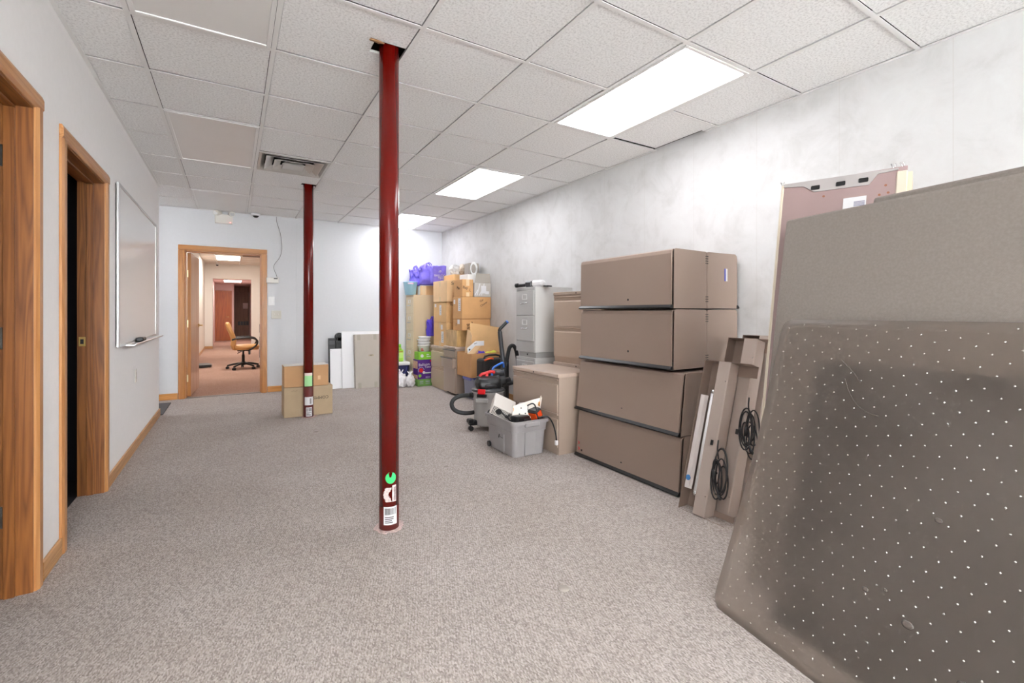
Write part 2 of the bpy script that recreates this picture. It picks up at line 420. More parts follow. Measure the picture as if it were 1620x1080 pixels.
def casing(name, y0, y1, ztop):
    """door in the left wall: casing, jamb, stop"""
    d = struct(name); x = XL; cw, ct = .068, .018
    def leg(a, b):
        q = MB(); q.prism([(x+.001, a), (x+ct*.65, a), (x+ct, a+(b-a)*.25), (x+ct, b-(b-a)*.2), (x+ct*.5, b), (x+.001, b)], 'z', 0, ztop+.012)
        q.build('casing', OAKL, d)
    leg(y0-.008-cw, y0-.008); leg(y1+.008+cw, y1+.008)
    q = MB(); q.prism([(x+.001, ztop+.008+cw), (x+ct*.65, ztop+.008+cw), (x+ct, ztop+.008+cw*.75), (x+ct, ztop+.02), (x+ct*.5, ztop+.008), (x+.001, ztop+.008)], 'y', y0-.008-cw, y1+.008+cw)
    q.build('casing_head', OAKH, d)
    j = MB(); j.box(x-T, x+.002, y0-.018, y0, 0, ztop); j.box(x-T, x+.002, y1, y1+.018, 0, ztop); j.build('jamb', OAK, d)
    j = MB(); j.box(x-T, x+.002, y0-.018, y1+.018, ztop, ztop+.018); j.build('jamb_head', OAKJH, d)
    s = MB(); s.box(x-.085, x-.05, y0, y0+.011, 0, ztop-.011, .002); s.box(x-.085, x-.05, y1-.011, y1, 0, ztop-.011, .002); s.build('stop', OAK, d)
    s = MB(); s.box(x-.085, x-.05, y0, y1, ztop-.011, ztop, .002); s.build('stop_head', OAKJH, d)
    return d
d1 = casing('door_1', *D1); d2 = casing('door_2', *D2)
for z in (1.82, 1.07, .335):     # hinge leaves left on the near jamb
    q = MB().use(CHROME); q.box(XL-.12, XL-.0865, D1[1]-.003, D1[1], z-.045, z+.045, .001)
    q.use(BLACK)
    for dz in (-.03, 0, .03): q.cyl(.003, (XL-.108, D1[1]-.0036, z+dz), (XL-.108, D1[1]-.002, z+dz), 8)
    q.build('hinge_leaf', None, d1)
q = MB().use(BRASS); q.box(XL-.122, XL-.088, D2[1]-.003, D2[1], .96, 1.02, .001); q.use(BLACK).box(XL-.114, XL-.098, D2[1]-.0036, D2[1]-.003, .975, 1.005)
q.build('strike_plate', None, d2)
# far door frame
d3 = struct('door_3'); y = YF; cw = .07
for a, b in ((DX0-.008-cw, DX0-.008), (DX1+.008, DX1+.008+cw)):
    q = MB(); q.box(a, b, y-.018, y-.001, 0, DZ+.012, .004); q.box(min(a, b)+.02, max(a, b)-.02, y-.021, y-.018, 0, DZ+.01, .002); q.build('casing', OAKF, d3)
q = MB(); q.box(DX0-.008-cw, DX1+.008+cw, y-.018, y-.001, DZ+.012, DZ+.012+cw, .004); q.box(DX0-.05, DX1+.05, y-.021, y-.018, DZ+.03, DZ+.06, .002); q.build('casing_head', OAKHF, d3)
q = MB(); q.box(DX0-.018, DX0, y-.001, y+.132, 0, DZ); q.box(DX1, DX1+.018, y-.001, y+.132, 0, DZ); q.box(DX0, DX0+.012, y+.05, y+.085, 0, DZ); q.box(DX1-.012, DX1, y+.05, y+.085, 0, DZ)
q.build('jamb', OAKF, d3)
q = MB(); q.box(DX0-.018, DX1+.018, y-.001, y+.132, DZ, DZ+.018); q.box(DX0, DX1, y+.05, y+.085, DZ-.012, DZ); q.build('jamb_head', OAKHF, d3)
q = MB(); q.box(DX0, DX1, y+.01, y+.03, 0, .006, .002); q.build('threshold', pm('threshold_grey', (110,104,98), .5), d3)
# door leaf opened into the far room
LX, LY = DX0+.012, y+.14
q = MB().use(LEAF); q.box(.045, .0452, 0, .86, .012, DZ-.01); q.use(OAKF); q.box(0, .045, 0, .86, .012, DZ-.01)
leaf = q.build('leaf', None, d3, (LX, LY, 0)); leaf.rotation_euler = (0, 0, math.radians(-3.2))
for z in (1.72, 1.02, .26):
    q = MB(); q.box(-.008, .012, -.004, -.001, z-.05, z+.05, .001); q.box(-.03, -.009, -.01, -.004, z-.05, z+.05, .001); q.cyl(.008, (-.008, -.01, z-.05), (-.008, -.01, z+.05), 10)
    q.build('hinge', pm('pale_brass', (230,214,170), .3, metal=.5), d3, (LX, LY, 0))
q = MB(); q.cyl(.028, (.045, .80, .98), (.055, .80, .98)); q.cyl(.01, (.05, .80, .98), (.10, .80, .98)); q.tube([(.095, .80, .98), (.10, .76, .985), (.098, .69, .98)], .009, sm=1)
q.build('lever_handle', BRASS, leaf)

# skirting boards
def skirt(name, *boxes, mat=OAKB, lab=None):
    q = MB()
    for bx in boxes: q.box(*bx, .003)
    return tag(q.build(name, mat), lab, kind='structure')
skirt('baseboard_left', (XL+.001, XL+.014, YB+.002, D1[0]-.08, 0, .085), (XL+.001, XL+.014, D1[1]+.08, D2[0]-.08, 0, .085), (XL+.001, XL+.014, D2[1]+.08, YE+.004, 0, .085))
skirt('baseboard_far', (-3.19, DX0-.082, YF-.014, YF-.001, 0, .085), (DX1+.082, XR-.016, YF-.014, YF-.001, 0, .085), mat=OAKBX)
skirt('baseboard_right', (XR-.014, XR-.001, YB+.002, YF-.001, 0, .085))

# ------------------------------------------------------------------ ceiling: grid, tiles, plenum
XS = [-3.2, -2.872, -2.262, -1.652, -1.042, -.432, .19, .822, 1.437, 2.056, 2.657, XR]
def RY(j): return 1.607+.6096*j
JS = list(range(-10, 10))
YS = [YB]+[RY(j) for j in JS]+[YF]
ceil = struct('ceiling')
tiles = MB(); TZ = CEIL+.004
LIT = {(9, 0), (9, 4), (9, 8), (5, -4), (2, 8)}; OFF = {(5, 0), (5, 4), (5, 8), (9, -4)}
def rowidx(j): return JS.index(j)+1
skip = set()
for (c, j) in LIT | OFF:
    skip.add((c, rowidx(j))); skip.add((c, rowidx(j)+1))
VENT = (6, rowidx(5)); skip.add(VENT)
C1, C2 = (.733, 2.51), (.731, 5.64)
rnd = random.Random(3)
for c in range(len(XS)-1):
    for r in range(len(YS)-1):
        x0, x1, y0, y1 = XS[c]+.0145, XS[c+1]-.0145, YS[r]+.0135, YS[r+1]-.0135
        if y1-y0 < .02: continue
        if x1 < XL and y1 < YE: continue
        x0 = max(x0, XL+.001) if y1 < YE else x0
        if (c, r) in skip: continue
        hole = None
        for (cx, cy), (l, rr_, f, bk) in ((C1, (.09, .082, .062, .064)), (C2, (.075, .082, .06, .06))):
            if x0 < cx < x1 and y0 < cy < y1: hole = (cx-l, min(cx+rr_, x1), cy-f, cy+bk)
        z = TZ+.002+rnd.uniform(0, .0015)
        if hole:
            a, b, c0, d0 = hole
            tiles.box(x0, a, y0, y1, z, z+.014); 
            if x1-b > .003: tiles.box(b, x1, y0, y1, z, z+.014)
            tiles.box(a, b, y0, c0, z, z+.014); tiles.box(a, b, d0, y1, z, z+.014)
            continue
        if c == 10 and r == rowidx(1):      # displaced tile leaves a dark slot at the wall
            tiles.box(x0, x1-.028, y0+.1, y1-.02, z, z+.014); tiles.box(x0, x1, y0, y0+.1, z, z+.014); continue
        if YS[r+1] == YF and c in (7, 8): y1 -= .03 if c == 7 else .012
        tiles.box(x0, x1, y0, y1, z, z+.014)
tiles.build('ceiling_tiles', TILE, ceil)
g = MB()
for c, x in enumerate(XS[1:-1]):
    ya = YB if x > XL else YE
    g.box(x-.012, x+.012, ya, YF, CEIL, CEIL+.003); g.box(x-.001, x+.001, ya, YF, CEIL+.003, CEIL+.035)
for yy in YS[1:-1]:
    xa = XL if yy < YE else -3.2
    for c in range(len(XS)-1):
        x0, x1 = max(XS[c]+.012, xa), XS[c+1]-.012
        if x1 <= xa: continue
        r = YS.index(yy)
        if (c, r) in skip and (c, r-1) in skip and c in (9, 5, 2): continue   # middle of a troffer
        g.box(x0, x1, yy-.0115, yy+.0115, CEIL+.0002, CEIL+.003)
for bx in ((XL, XL+.02, YB, YE), (XR-.02, XR, YB, RY(1)+.1), (XR-.02, XR, RY(2)-.02, YF), (-3.2, .86, YF-.02, YF), (1.6, XR, YF-.02, YF), (-3.2, XL, YE, YE+.02)):
    g.box(bx[0], bx[1], bx[2], bx[3], CEIL-.001, CEIL+.002)
g.build('ceiling_grid', TBAR, ceil)
# plenum (deck above, closing the space over the tiles)
g = MB(); g.box(-3.3, XR+.1, YB-.1, YF+.1, CEIL+.42, CEIL+.44); g.box(-3.3, -3.2, YB, YF, CEIL+.0, CEIL+.42); g.box(-3.2, XR, YB-.1, YB, CEIL, CEIL+.42)
g.box(XR-.012, XR-.001, YB, YF, CEIL+.02, CEIL+.42); g.box(-3.2, XR, YF-.012, YF-.001, CEIL+.02, CEIL+.42)
g.box(-3.2, XL-.001, YB, YE-.01, CEIL+.021, CEIL+.03)
g.build('plenum', PLEN, ceil)
# troffers
def troffer(c, j, lit):
    x0, x1, y0 = XS[c], XS[c+1], RY(j); y1 = min(RY(j+2), YF)
    alcove = c < 4
    where = {-4: 'behind the camera', 0: 'nearest the camera', 4: 'midway down the room', 8: 'against the far wall'}[j]
    lab = ('lit white fluorescent ceiling light %s, beside the right wall' if lit else 'unlit grey-white fluorescent ceiling light %s, on the left side') % where
    if c == 5 and lit: lab = 'lit ceiling light added on the left side behind the camera, out of sight'  # unseen light added to brighten the left wall and ceiling
    if alcove: lab = 'lit ceiling light over the alcove past the end of the left wall, out of sight'
    t = thing('ceiling_light', lab, 'ceiling light', ((x0+x1)/2, (y0+y1)/2, CEIL), 0)
    a, b = (x1-x0)/2-.014, (y1-y0)/2-.014
    f = MB(); w_ = .022; z0, z1 = -.003, .012
    f.box(-a, -a+w_, -b, b, z0, z1, .002); f.box(a-w_, a, -b, b, z0, z1, .002); f.box(-a+w_, a-w_, -b, -b+w_, z0, z1, .002); f.box(-a+w_, a-w_, b-w_, b, z0, z1, .002)
    f.build('frame', TBAR, t)
    f = MB(); f.box(-a+.002, a-.002, -b+.002, b-.002, .09, .1); f.box(-a+.002, -a+.006, -b+.002, b-.002, .012, .09); f.box(a-.006, a-.002, -b+.002, b-.002, .012, .09)
    f.box(-a+.006, a-.006, -b+.002, -b+.006, .012, .09); f.box(-a+.006, a-.006, b-.006, b-.002, .012, .09); f.build('housing', TBAR, t)
    l = MB(); l.box(-a+w_-.002, a-w_+.002, -b+w_-.002, b-w_+.002, .003, .006); l.build('lens', LENS_ON if lit else LENSOFF, t)
    return t
for c, j in sorted(LIT): troffer(c, j, True)
for c, j in sorted(OFF):
    if j != -4: troffer(c, j, False)
    else:
        q = B(XS[c]+.003, XS[c+1]-.003, RY(j)+.003, RY(j+2)-.003, TZ, TZ+.014).build('ceiling_tiles', TILE, ceil)
# air diffuser
vx0, vx1, vy0, vy1 = XS[6]+.014, XS[7]-.014, RY(5)+.014, RY(6)-.014
t = thing('air_diffuser', 'square grey metal air diffuser set in the ceiling before the far red column', 'air vent', ((vx0+vx1)/2, (vy0+vy1)/2, CEIL))
VM = pm('vent_metal', (196,192,186), .3, metal=.2)
a, b = (vx1-vx0)/2, (vy1-vy0)/2
def cone(mb, o, i, z0, z1, th=.002):
    t_ = bmesh.new()
    def ring(s_, z): return [t_.verts.new((sx*a*s_, sy*b*s_, z)) for sx, sy in ((-1,-1),(1,-1),(1,1),(-1,1))]
    R = [ring(o, z0), ring(i, z1), ring(i, z1+th), ring(o, z0+th)]
    for A_, B_ in ((0,1),(1,2),(2,3),(3,0)):
        for k in range(4): t_.faces.new((R[A_][k], R[A_][(k+1)%4], R[B_][(k+1)%4], R[B_][k]))
    mb.merge(t_, smooth=False)
f = MB(); cone(f, 1, .93, -.001, -.001); cone(f, .93, .80, -.001, .05); f.build('frame', VM, t)
for i, (o, k, z) in enumerate(((.80, .58, -.004), (.56, .36, -.008), (.33, .2, -.012))):
    f = MB(); cone(f, o, k, z, z+.035); cone(f, o+.012, o, z-.002, z-.002)
    if i == 2: f.box(-a*.3, a*.3, -b*.3, b*.3, z-.002, z+.002)
    f.build('louver', VM, t)
f = MB(); f.box(-a, a, -b, b, .12, .13); f.box(-a, -a+.003, -b, b, .052, .12); f.box(a-.003, a, -b, b, .052, .12); f.box(-a+.003, a-.003, -b, -b+.003, .052, .12); f.box(-a+.003, a-.003, b-.003, b, .052, .12)
f.build('duct_box', BLACK, t)

# ------------------------------------------------------------------ red columns
ang = lambda cx, cy: math.atan2(-cy, -cx)
def barcode(mb_l, mb_k, cx, cy, r, a0, a1, z0, z1, seed=1, lines=True):
    rn = random.Random(seed)
    cyl_patch(mb_l, cx, cy, r, a0, a1, z0, z1)
    n = 16
    for i in range(n):
        t0 = .1+.8*i/n; wz = rn.choice((.2, .45, .7))*.8/n
        p = a0+(a1-a0)*t0
        cyl_patch(mb_k, cx, cy, r+.0006, p, p+(a1-a0)*wz, z0+(z1-z0)*.56, z0+(z1-z0)*.92, 1)
    for i in range(4):
        zz = z0+(z1-z0)*(.1+.1*i); p = a0+(a1-a0)*.1
        cyl_patch(mb_k, cx, cy, r+.0006, p, p+(a1-a0)*rn.uniform(.4, .8), zz, zz+(z1-z0)*.045, 4)
def column(cx, cy, lab, marks):
    t = thing('steel_column', lab, 'column', (cx, cy, 0)); r = .0525
    zc = .128 if cy < 4 else .345
    q = MB(); q.lathe([(r, zc), (r, CEIL+.30)], 40); q.build('shaft', RED, t)
    q = MB(); q.lathe([(r+.0003, .004), (r+.0003, zc)], 40); q.build('primed_base', MAROON, t, )
    q = MB(); rn = random.Random(int(cy*10)); P = []
    for k in range(26):
        a_ = 2*PI*k/26; P.append(((r+.012+rn.uniform(0, .03))*math.cos(a_), (r+.012+rn.uniform(0, .03))*math.sin(a_)))
    q.prism(P, 'z', .0012, .005); q.build('paint_scraps', pm('paint_scraps', (206,182,176), .7, var=.35, scale=60), t)
    A = ang(cx, cy)
    marks(t, A, r)
    # ragged edge where the tile was broken away
    return t
def marks1(t, A, r):
    q = MB()
    for k in range(36):      # disc with a bite
        z0 = .256+.06*k/36; z1 = .256+.06*(k+1)/36; zz = (z0+z1)/2-.286
        hw = math.sqrt(max(0, .03**2-zz**2))/r*.95; c_ = A+.18
        if zz > .004: 
            cyl_patch(q, 0, 0, r, c_-hw, c_-.12-(zz)*4, z0, z1, 3); cyl_patch(q, 0, 0, r, c_+.03+zz*5 if c_+.03+zz*5 < c_+hw else c_+hw-.02, c_+hw, z0, z1, 3)
        else: cyl_patch(q, 0, 0, r, c_-hw, c_+hw, z0, z1, 5)
    q.build('green_sticker', pm('green_sticker', (64,214,120), .4), t)['label'] = 'round green sticker'
    p, k = MB(), MB()
    rn_ = random.Random(8); n_ = 26
    for i in range(n_):
        z0 = .158+.076*i/n_; z1 = .158+.076*(i+1)/n_; f = i/n_
        cyl_patch(p, 0, 0, r, A-.30-.25*math.sin(PI*f)+rn_.uniform(-.06, .06), A+.22-.3*math.sin(PI*f)**3+rn_.uniform(-.05, .05), z0, z1, 4)
    cyl_patch(p, 0, 0, r, A+.32, A+.78, .157, .245)
    if 0:
        pass
    for i in range(12): cyl_patch(k, 0, 0, r+.0006, A+.5, A+.72, .165+i*.006, .168+i*.006, 2)
    p.build('torn_label', pm('torn_paper', (214,196,192), .7, var=.25, scale=70), t); k.build('label_print', INK, t)
    p, k = MB(), MB(); barcode(p, k, 0, 0, r+.0003, A-.55, A+.85, .035, .131, 5)
    p.build('barcode_label', PAPER, t); k.build('barcode_print', INK, t)
def marks2(t, A, r):
    q = MB(); cyl_patch(q, 0, 0, r, A-.85, A+.85, .35, .47); q.build('green_label', pm('mint_label', (168,226,160), .5), t)
    q = MB(); cyl_patch(q, 0, 0, r, A-.85, A+.85, .47, .50); q.build('label_header', pm('label_pink', (232,214,206), .5), t)
    q, k = MB(), MB(); cyl_patch(q, 0, 0, r+.0003, A-.8, A+1.1, .14, .232)
    for i in range(9): cyl_patch(k, 0, 0, r+.001, A+.25, A+.6, .155+i*.007, .159+i*.007, 2)
    q.build('white_label', PAPER, t); k.build('label_print', INK, t)
    p, k = MB(), MB(); barcode(p, k, 0, 0, r+.0003, A-.5, A+.75, .015, .115, 9); p.build('barcode_label', PAPER, t); k.build('barcode_print', INK, t)
column(*C1, 'tall glossy red steel column nearest the camera with round green sticker', marks1)
column(*C2, 'red steel column farther back, standing in front of two cardboard boxes', marks2)
q = MB(); q.blob((0, 0, 0), .045, .012, .006, 2, .5, 4, 3); q.build('torn_tile_scrap', pm('torn_tile', (150,112,78), .9), ceil, (.645, 2.44, CEIL-.004))

# ------------------------------------------------------------------ left wall things
t = thing('whiteboard', 'white dry-erase board with aluminium frame on the left wall', 'whiteboard', (XL+.001, 5.24, 1.52))
q = MB(); q.box(0, .012, -.94, .94, -.585, .585); q.build('backing', DKGREY, t)
q = MB(); q.box(.012, .016, -.93, .93, -.575, .575); q.build('writing_surface', pm('whiteboard_enamel', (240,240,240), .22, spec=.2), t)
q = MB()
for bx in ((-.95, -.925, -.595, .595), (.925, .95, -.595, .595), (-.925, .925, -.595, -.57), (-.925, .925, .57, .595)): q.box(.006, .022, bx[0], bx[1], bx[2], bx[3], .003)
q.build('frame', ALU, t)
q = MB(); q.prism([(.018, -.60), (.075, -.60), (.085, -.585), (.082, -.583), (.07, -.592), (.018, -.588)], 'y', -.70, .93); q.build('marker_tray', ALU, t)
t = tag(B(-.025, .025, -.08, .08, 0, .032, .006).build('eraser', BLACK, None, (XL+.05, 5.02, .9335)), 'black eraser lying in the whiteboard tray', 'eraser')
t = thing('wall_outlet', 'narrow beige switch plate low on the left wall under the whiteboard', 'switch plate', (XL+.001, 5.09, .633))
q = MB(); q.box(0, .006, -.035, .035, -.057, .057, .002); q.build('plate', PLAST, t); q = MB(); q.box(.006, .008, -.012, .012, -.03, .03, .001); q.build('receptacle', pm('plate_tan', (200,194,184), .4), t)

# far wall things
t = thing('emergency_light', 'white twin-lamp emergency light unit high on the far wall', 'emergency light', (-.10, YF-.001, 2.46))
q = MB(); q.box(-.115, .10, -.06, 0, -.03, .10, .01); q.build('housing', PLAST, t)
for x, s_ in ((-.055, 0), (.075, 1)):
    q = MB(); q.cyl(.036, (x, -.02, .115), (x+(.02 if s_ else -.05), -.10, .105), 20); q.build('lamp_head', PLAST, t)
    q = MB(); q.cyl(.029, (x+(.02 if s_ else -.05), -.10, .105), (x+(.0205 if s_ else -.051), -.102, .105), 20); q.build('lamp_lens', ALU if s_ else WHITEP, t)
q = MB(); q.cyl(.006, (.07, -.064, -.012), (.07, -.06, -.012), 10); q.build('indicator', emit('red_led', (255,90,80), 4), t)
t = thing('security_camera', 'small white dome security camera with dark bubble on ceiling at far wall', 'security camera', (.285, YF-.10, CEIL-.001))
q = MB(); q.lathe([(.06, 0), (.06, -.022), (.045, -.034)][::-1]); q.build('base', WHITEP, t)
q = MB(); q.lathe([(.001, -.062), (.02, -.058), (.036, -.045), (.042, -.03)]); q.build('dome', pm('smoked_dome', (20,20,22), .08), t)
t = thing('thermostat', 'long white wall thermostat beside the open doorway', 'thermostat', (.50, YF-.001, 1.655))
q = MB(); q.box(-.075, .085, -.032, 0, -.042, .042, .006); q.build('housing', PLAST, t); q = MB(); q.box(.02, .07, -.034, -.032, .018, .034); q.build('display', DKGREY, t)
pts = [(.555, YF-.012, CEIL-.0), (.56, YF-.012, 2.52), (.60, YF-.014, 2.40), (.625, YF-.013, 2.27), (.632, YF-.012, 2.1), (.60, YF-.013, 1.99), (.545, YF-.014, 1.92), (.515, YF-.013, 1.86), (.53, YF-.012, 1.80), (.556, YF-.012, 1.74), (.565, YF-.012, 1.70)]
tag(MB().tube(pts, .0032, 6, sm=2).build('thermostat_wire', pm('grey_wire', (120,116,112), .6)), 'thin grey wire dangling from ceiling to the thermostat', 'wire')
t = thing('light_switch', 'white rocker light switch plate below the thermostat', 'light switch', (.49, YF-.001, 1.348))
q = MB(); q.box(-.042, .042, -.006, 0, -.065, .065, .002); q.build('plate', WHITEP, t); q = MB(); q.box(-.017, .017, -.009, -.006, -.034, .034, .002); q.build('rocker', WHITEP, t)
t = thing('light_switch', 'beige two-gang toggle switch plate, lowest on the wall by the doorway', 'light switch', (.556, YF-.001, 1.146))
q = MB(); q.box(-.066, .066, -.006, 0, -.06, .06, .002); q.build('plate', pm('almond_plate', (206,202,190), .4), t)
for x in (-.024, .024):
    q = MB(); q.box(x-.005, x+.005, -.02, -.006, -.004, .016, .002); q.build('toggle', PLAST, t)
tag(B(-1.9, -.685, 6.60, 7.42, .001, .011, .003).build('door_mat', pm('charcoal_mat', (86,84,84), .9, var=.15, scale=200, bump=.6, bscale=300)), 'charcoal grey entrance mat on the carpet past the left wall end', 'mat')
tag(MB().lathe([(.001, .004), (.022, .004), (.026, 0)], 16, None).build('floor_plug', pm('floor_plug', (168,160,150), .5), None, (1.205, 1.565, 0)), 'small round pale floor plug in the carpet', 'floor plug')

# ================================================================== far room
q = MB(); q.box(-.90, -.78, YF+.13, 18, 0, 2.9); q.box(-1.3, -.56, 18, 18.12, 0, 2.9); q.box(.54, 2.6, 18, 18.12, 0, 2.9); q.box(-.56, .54, 18, 18.12, 2.30, 2.9); q.box(2.4, 2.5, YF+.13, 18, 0, 2.9); q.box(-3.3, 2.5, YF+.13, YF+.14, 2.7, 2.9)
tag(q.build('wall_far_room', WALLC), kind='structure')
hall = MB(); PINKW = pm('hall_wall', (226,200,196), .7)
hall.box(-.72, -.62, 18.12, 22.7, 0, 2.4); hall.box(.66, .72, 18.12, 25, 0, 2.4); hall.box(-.72, .03, 22.7, 22.8, 0, 2.7); hall.box(.01, .05, 22.8, 24.6, 0, 2.4); hall.box(.03, .7, 24.6, 24.7, 0, 2.4)
tag(hall.build('wall_hall', PINKW), kind='structure')
c2 = struct('ceiling'); q = MB()
q.box(-.78, 2.4, YF+.14, 18, 2.78, 2.80); q.build('ceiling_panels', pm('far_ceiling_tile', (226,214,202), .9, var=.04, scale=60), c2)
q = MB(); q.box(-.72, .72, 18.12, 24.7, 2.38, 2.40); q.build('hall_ceiling', PINKW, c2)
q = MB()
for k in range(17): q.box(-.78, 2.4, 8.1+.61*k-.012, 8.1+.61*k+.012, 2.777, 2.78)
for x in (-.43, .19, .81, 1.43): q.box(x-.012, x+.012, YF+.14, 18, 2.776, 2.78)
q.build('ceiling_grid', TBAR, c2)
q = MB(); q.box(.24, .78, 15.0, 15.25, 2.774, 2.777); q.build('ceiling_slot', pm('slot_brown', (120,96,80), .8), c2)
for (yy, lab) in ((15.9, 'lit ceiling light seen through the doorway of the far room'), (11.0, 'lit ceiling light overhead in the far room, hidden above the doorway'), (20.6, 'lit ceiling light in the hallway past the far room')):
    z = 2.776 if yy < 18 else 2.376
    x0, x1 = (-.42, .2) if yy < 18 else (-.3, .3)
    t = thing('ceiling_light', lab, 'ceiling light', ((x0+x1)/2, yy, z))
    e = 12 if yy < 18 else 7
    hx = (x1-x0)/2; hy = .6
    q = MB(); q.box(-hx, -hx+.02, -hy, hy, -.006, 0); q.box(hx-.02, hx, -hy, hy, -.006, 0); q.box(-hx+.02, hx-.02, -hy, -hy+.02, -.006, 0); q.box(-hx+.02, hx-.02, hy-.02, hy, -.006, 0); q.build('frame', TBAR, t)
    q = MB(); q.box(-hx+.02, hx-.02, -hy+.02, hy-.02, -.004, -.001); q.build('lens', MATS.get('lens_warm%s' % e) or emit('lens_warm%s' % e, (255,246,238), e), t)
skirt('baseboard_far_room', (-.779, -.766, YF+.2, 12.9, 0, .08), (-.779, -.766, 14.0, 18, 0, .08), (-.779, -.56, 17.985, 17.998, 0, .08))
# casing in far room left wall and hall doors
d4 = struct('door_4')
for a, b, z0, z1 in ((12.95, 13.02, 0, 2.1), (13.9, 13.97, 0, 2.1), (13.02, 13.9, 2.03, 2.1)): MB().box(-.779, -.755, a, b, z0, z1).build('casing', OAKF, d4)
MB().box(-.779, -.765, 13.02, 13.9, .01, 2.03).build('leaf', CHERRY, d4)
d5 = struct('door_5'); a, b, yy, zt = -.66, -.03, 22.7, 2.1
MB().box(a+.05, b-.05, yy-.03, yy-.002, .01, zt-.05).build('leaf', CHERRY, d5)
q = MB(); q.box(a, a+.05, yy-.04, yy-.002, 0, zt); q.box(b-.05, b, yy-.04, yy-.002, 0, zt); q.box(a+.05, b-.05, yy-.04, yy-.002, zt-.05, zt); q.build('casing', wood('hall_casing', (150,82,40), (186,116,66)), d5)
q = MB(); q.cyl(.02, (b-.12, yy-.09, 1.0), (b-.12, yy-.03, 1.0)); q.tube([(b-.12, yy-.09, 1.0), (b-.22, yy-.09, 1.0)], .012); q.build('lever_handle', BRASS, d5)
d6 = struct('door_6'); MB().box(.06, .64, 24.54, 24.598, .1, 2.12).build('leaf', DKWOOD, d6)
MB().box(.055, .655, 24.56, 24.598, 0, .1).build('kick_rail', PLAST, d6); MB().box(.055, .655, 24.57, 24.598, 2.12, 2.37).build('transom', DKWOOD, d6)
q = MB(); 
for k in range(4): q.box(.20+.11*k, .295+.11*k, 24.53, 24.539, .60, .78)
q.build('vent_grille', BLACK, d6)
MB().box(.40, .60, 24.53, 24.539, 1.36, 1.62).build('notice', pm('notice_paper', (232,206,200), .7), d6)
d7 = struct('door_7'); MB().box(-.619, -.60, 18.8, 19.7, 0, 2.05).build('leaf', DKWOOD, d7)
d8 = struct('door_8'); MB().box(.64, .659, 18.6, 19.6, 0, 2.0).build('leaf', DKWOOD, d8)
t = thing('security_camera', 'small white dome camera on the ceiling of the far room', 'security camera', (-.43, 17.8, 2.775))
MB().lathe([(.05, 0), (.05, -.03), (.04, -.04)][::-1]).build('base', WHITEP, t); MB().lathe([(.001, -.08), (.03, -.07), (.038, -.04)]).build('dome', BLACK, t)
t = thing('whiteboard', 'white board on the left wall of the far room, seen through the doorway', 'whiteboard', (-.779, 12.0, 1.45))
MB().box(0, .01, -.7, .7, -.5, .5).build('writing_surface', WHITEP, t)
q = MB(); q.box(0, .016, -.72, -.7, -.52, .52); q.box(0, .016, .7, .72, -.52, .52); q.box(0, .016, -.7, .7, .5, .52); q.box(0, .07, -.7, .7, -.52, -.5); q.build('frame', ALU, t)
t = thing('office_machine', 'flat black and grey device lying on the pink carpet by the open door', 'device', (-.56, 11.9, 0), .25)
MB().box(-.15, .15, -.16, .16, .012, .075, .012).build('body', pm('device_grey', (120,108,102), .4), t); MB().box(-.13, .13, -.14, .14, .075, .08, .003).build('cover', DKGREY, t); MB().box(-.152, .13, -.168, -.16, .02, .066, .003).build('front_panel', BLACK, t)
for x in (-.12, .12):
    for yy in (-.12, .12): MB().cyl(.012, (x, yy, 0), (x, yy, .014), 8).build('foot', BLACK, t)
for k, (z0, lab) in enumerate(((0, 'dark blue and white printed carton, bottom of the pile behind the far office chair'), (.30, 'dark blue and white printed carton in the middle of the pile behind the chair'), (.60, 'dark blue and white printed carton topping the pile behind the far office chair'))):
    t = thing('printed_carton', lab, 'carton', (.83, 12.5, z0), 0, 'cartons in the far room')
    MB().box(-.28, .20, -.16, .16, .001, .298, .004).build('body', pm('navy_print', (52,48,96), .5), t)
    MB().box(-.281, .201, -.161, .161, .0015, .10, .002).build('white_band', WHITEP, t); MB().box(-.20, .0, -.1615, -.160, .17, .24).build('printed_mark', PAPER, t)

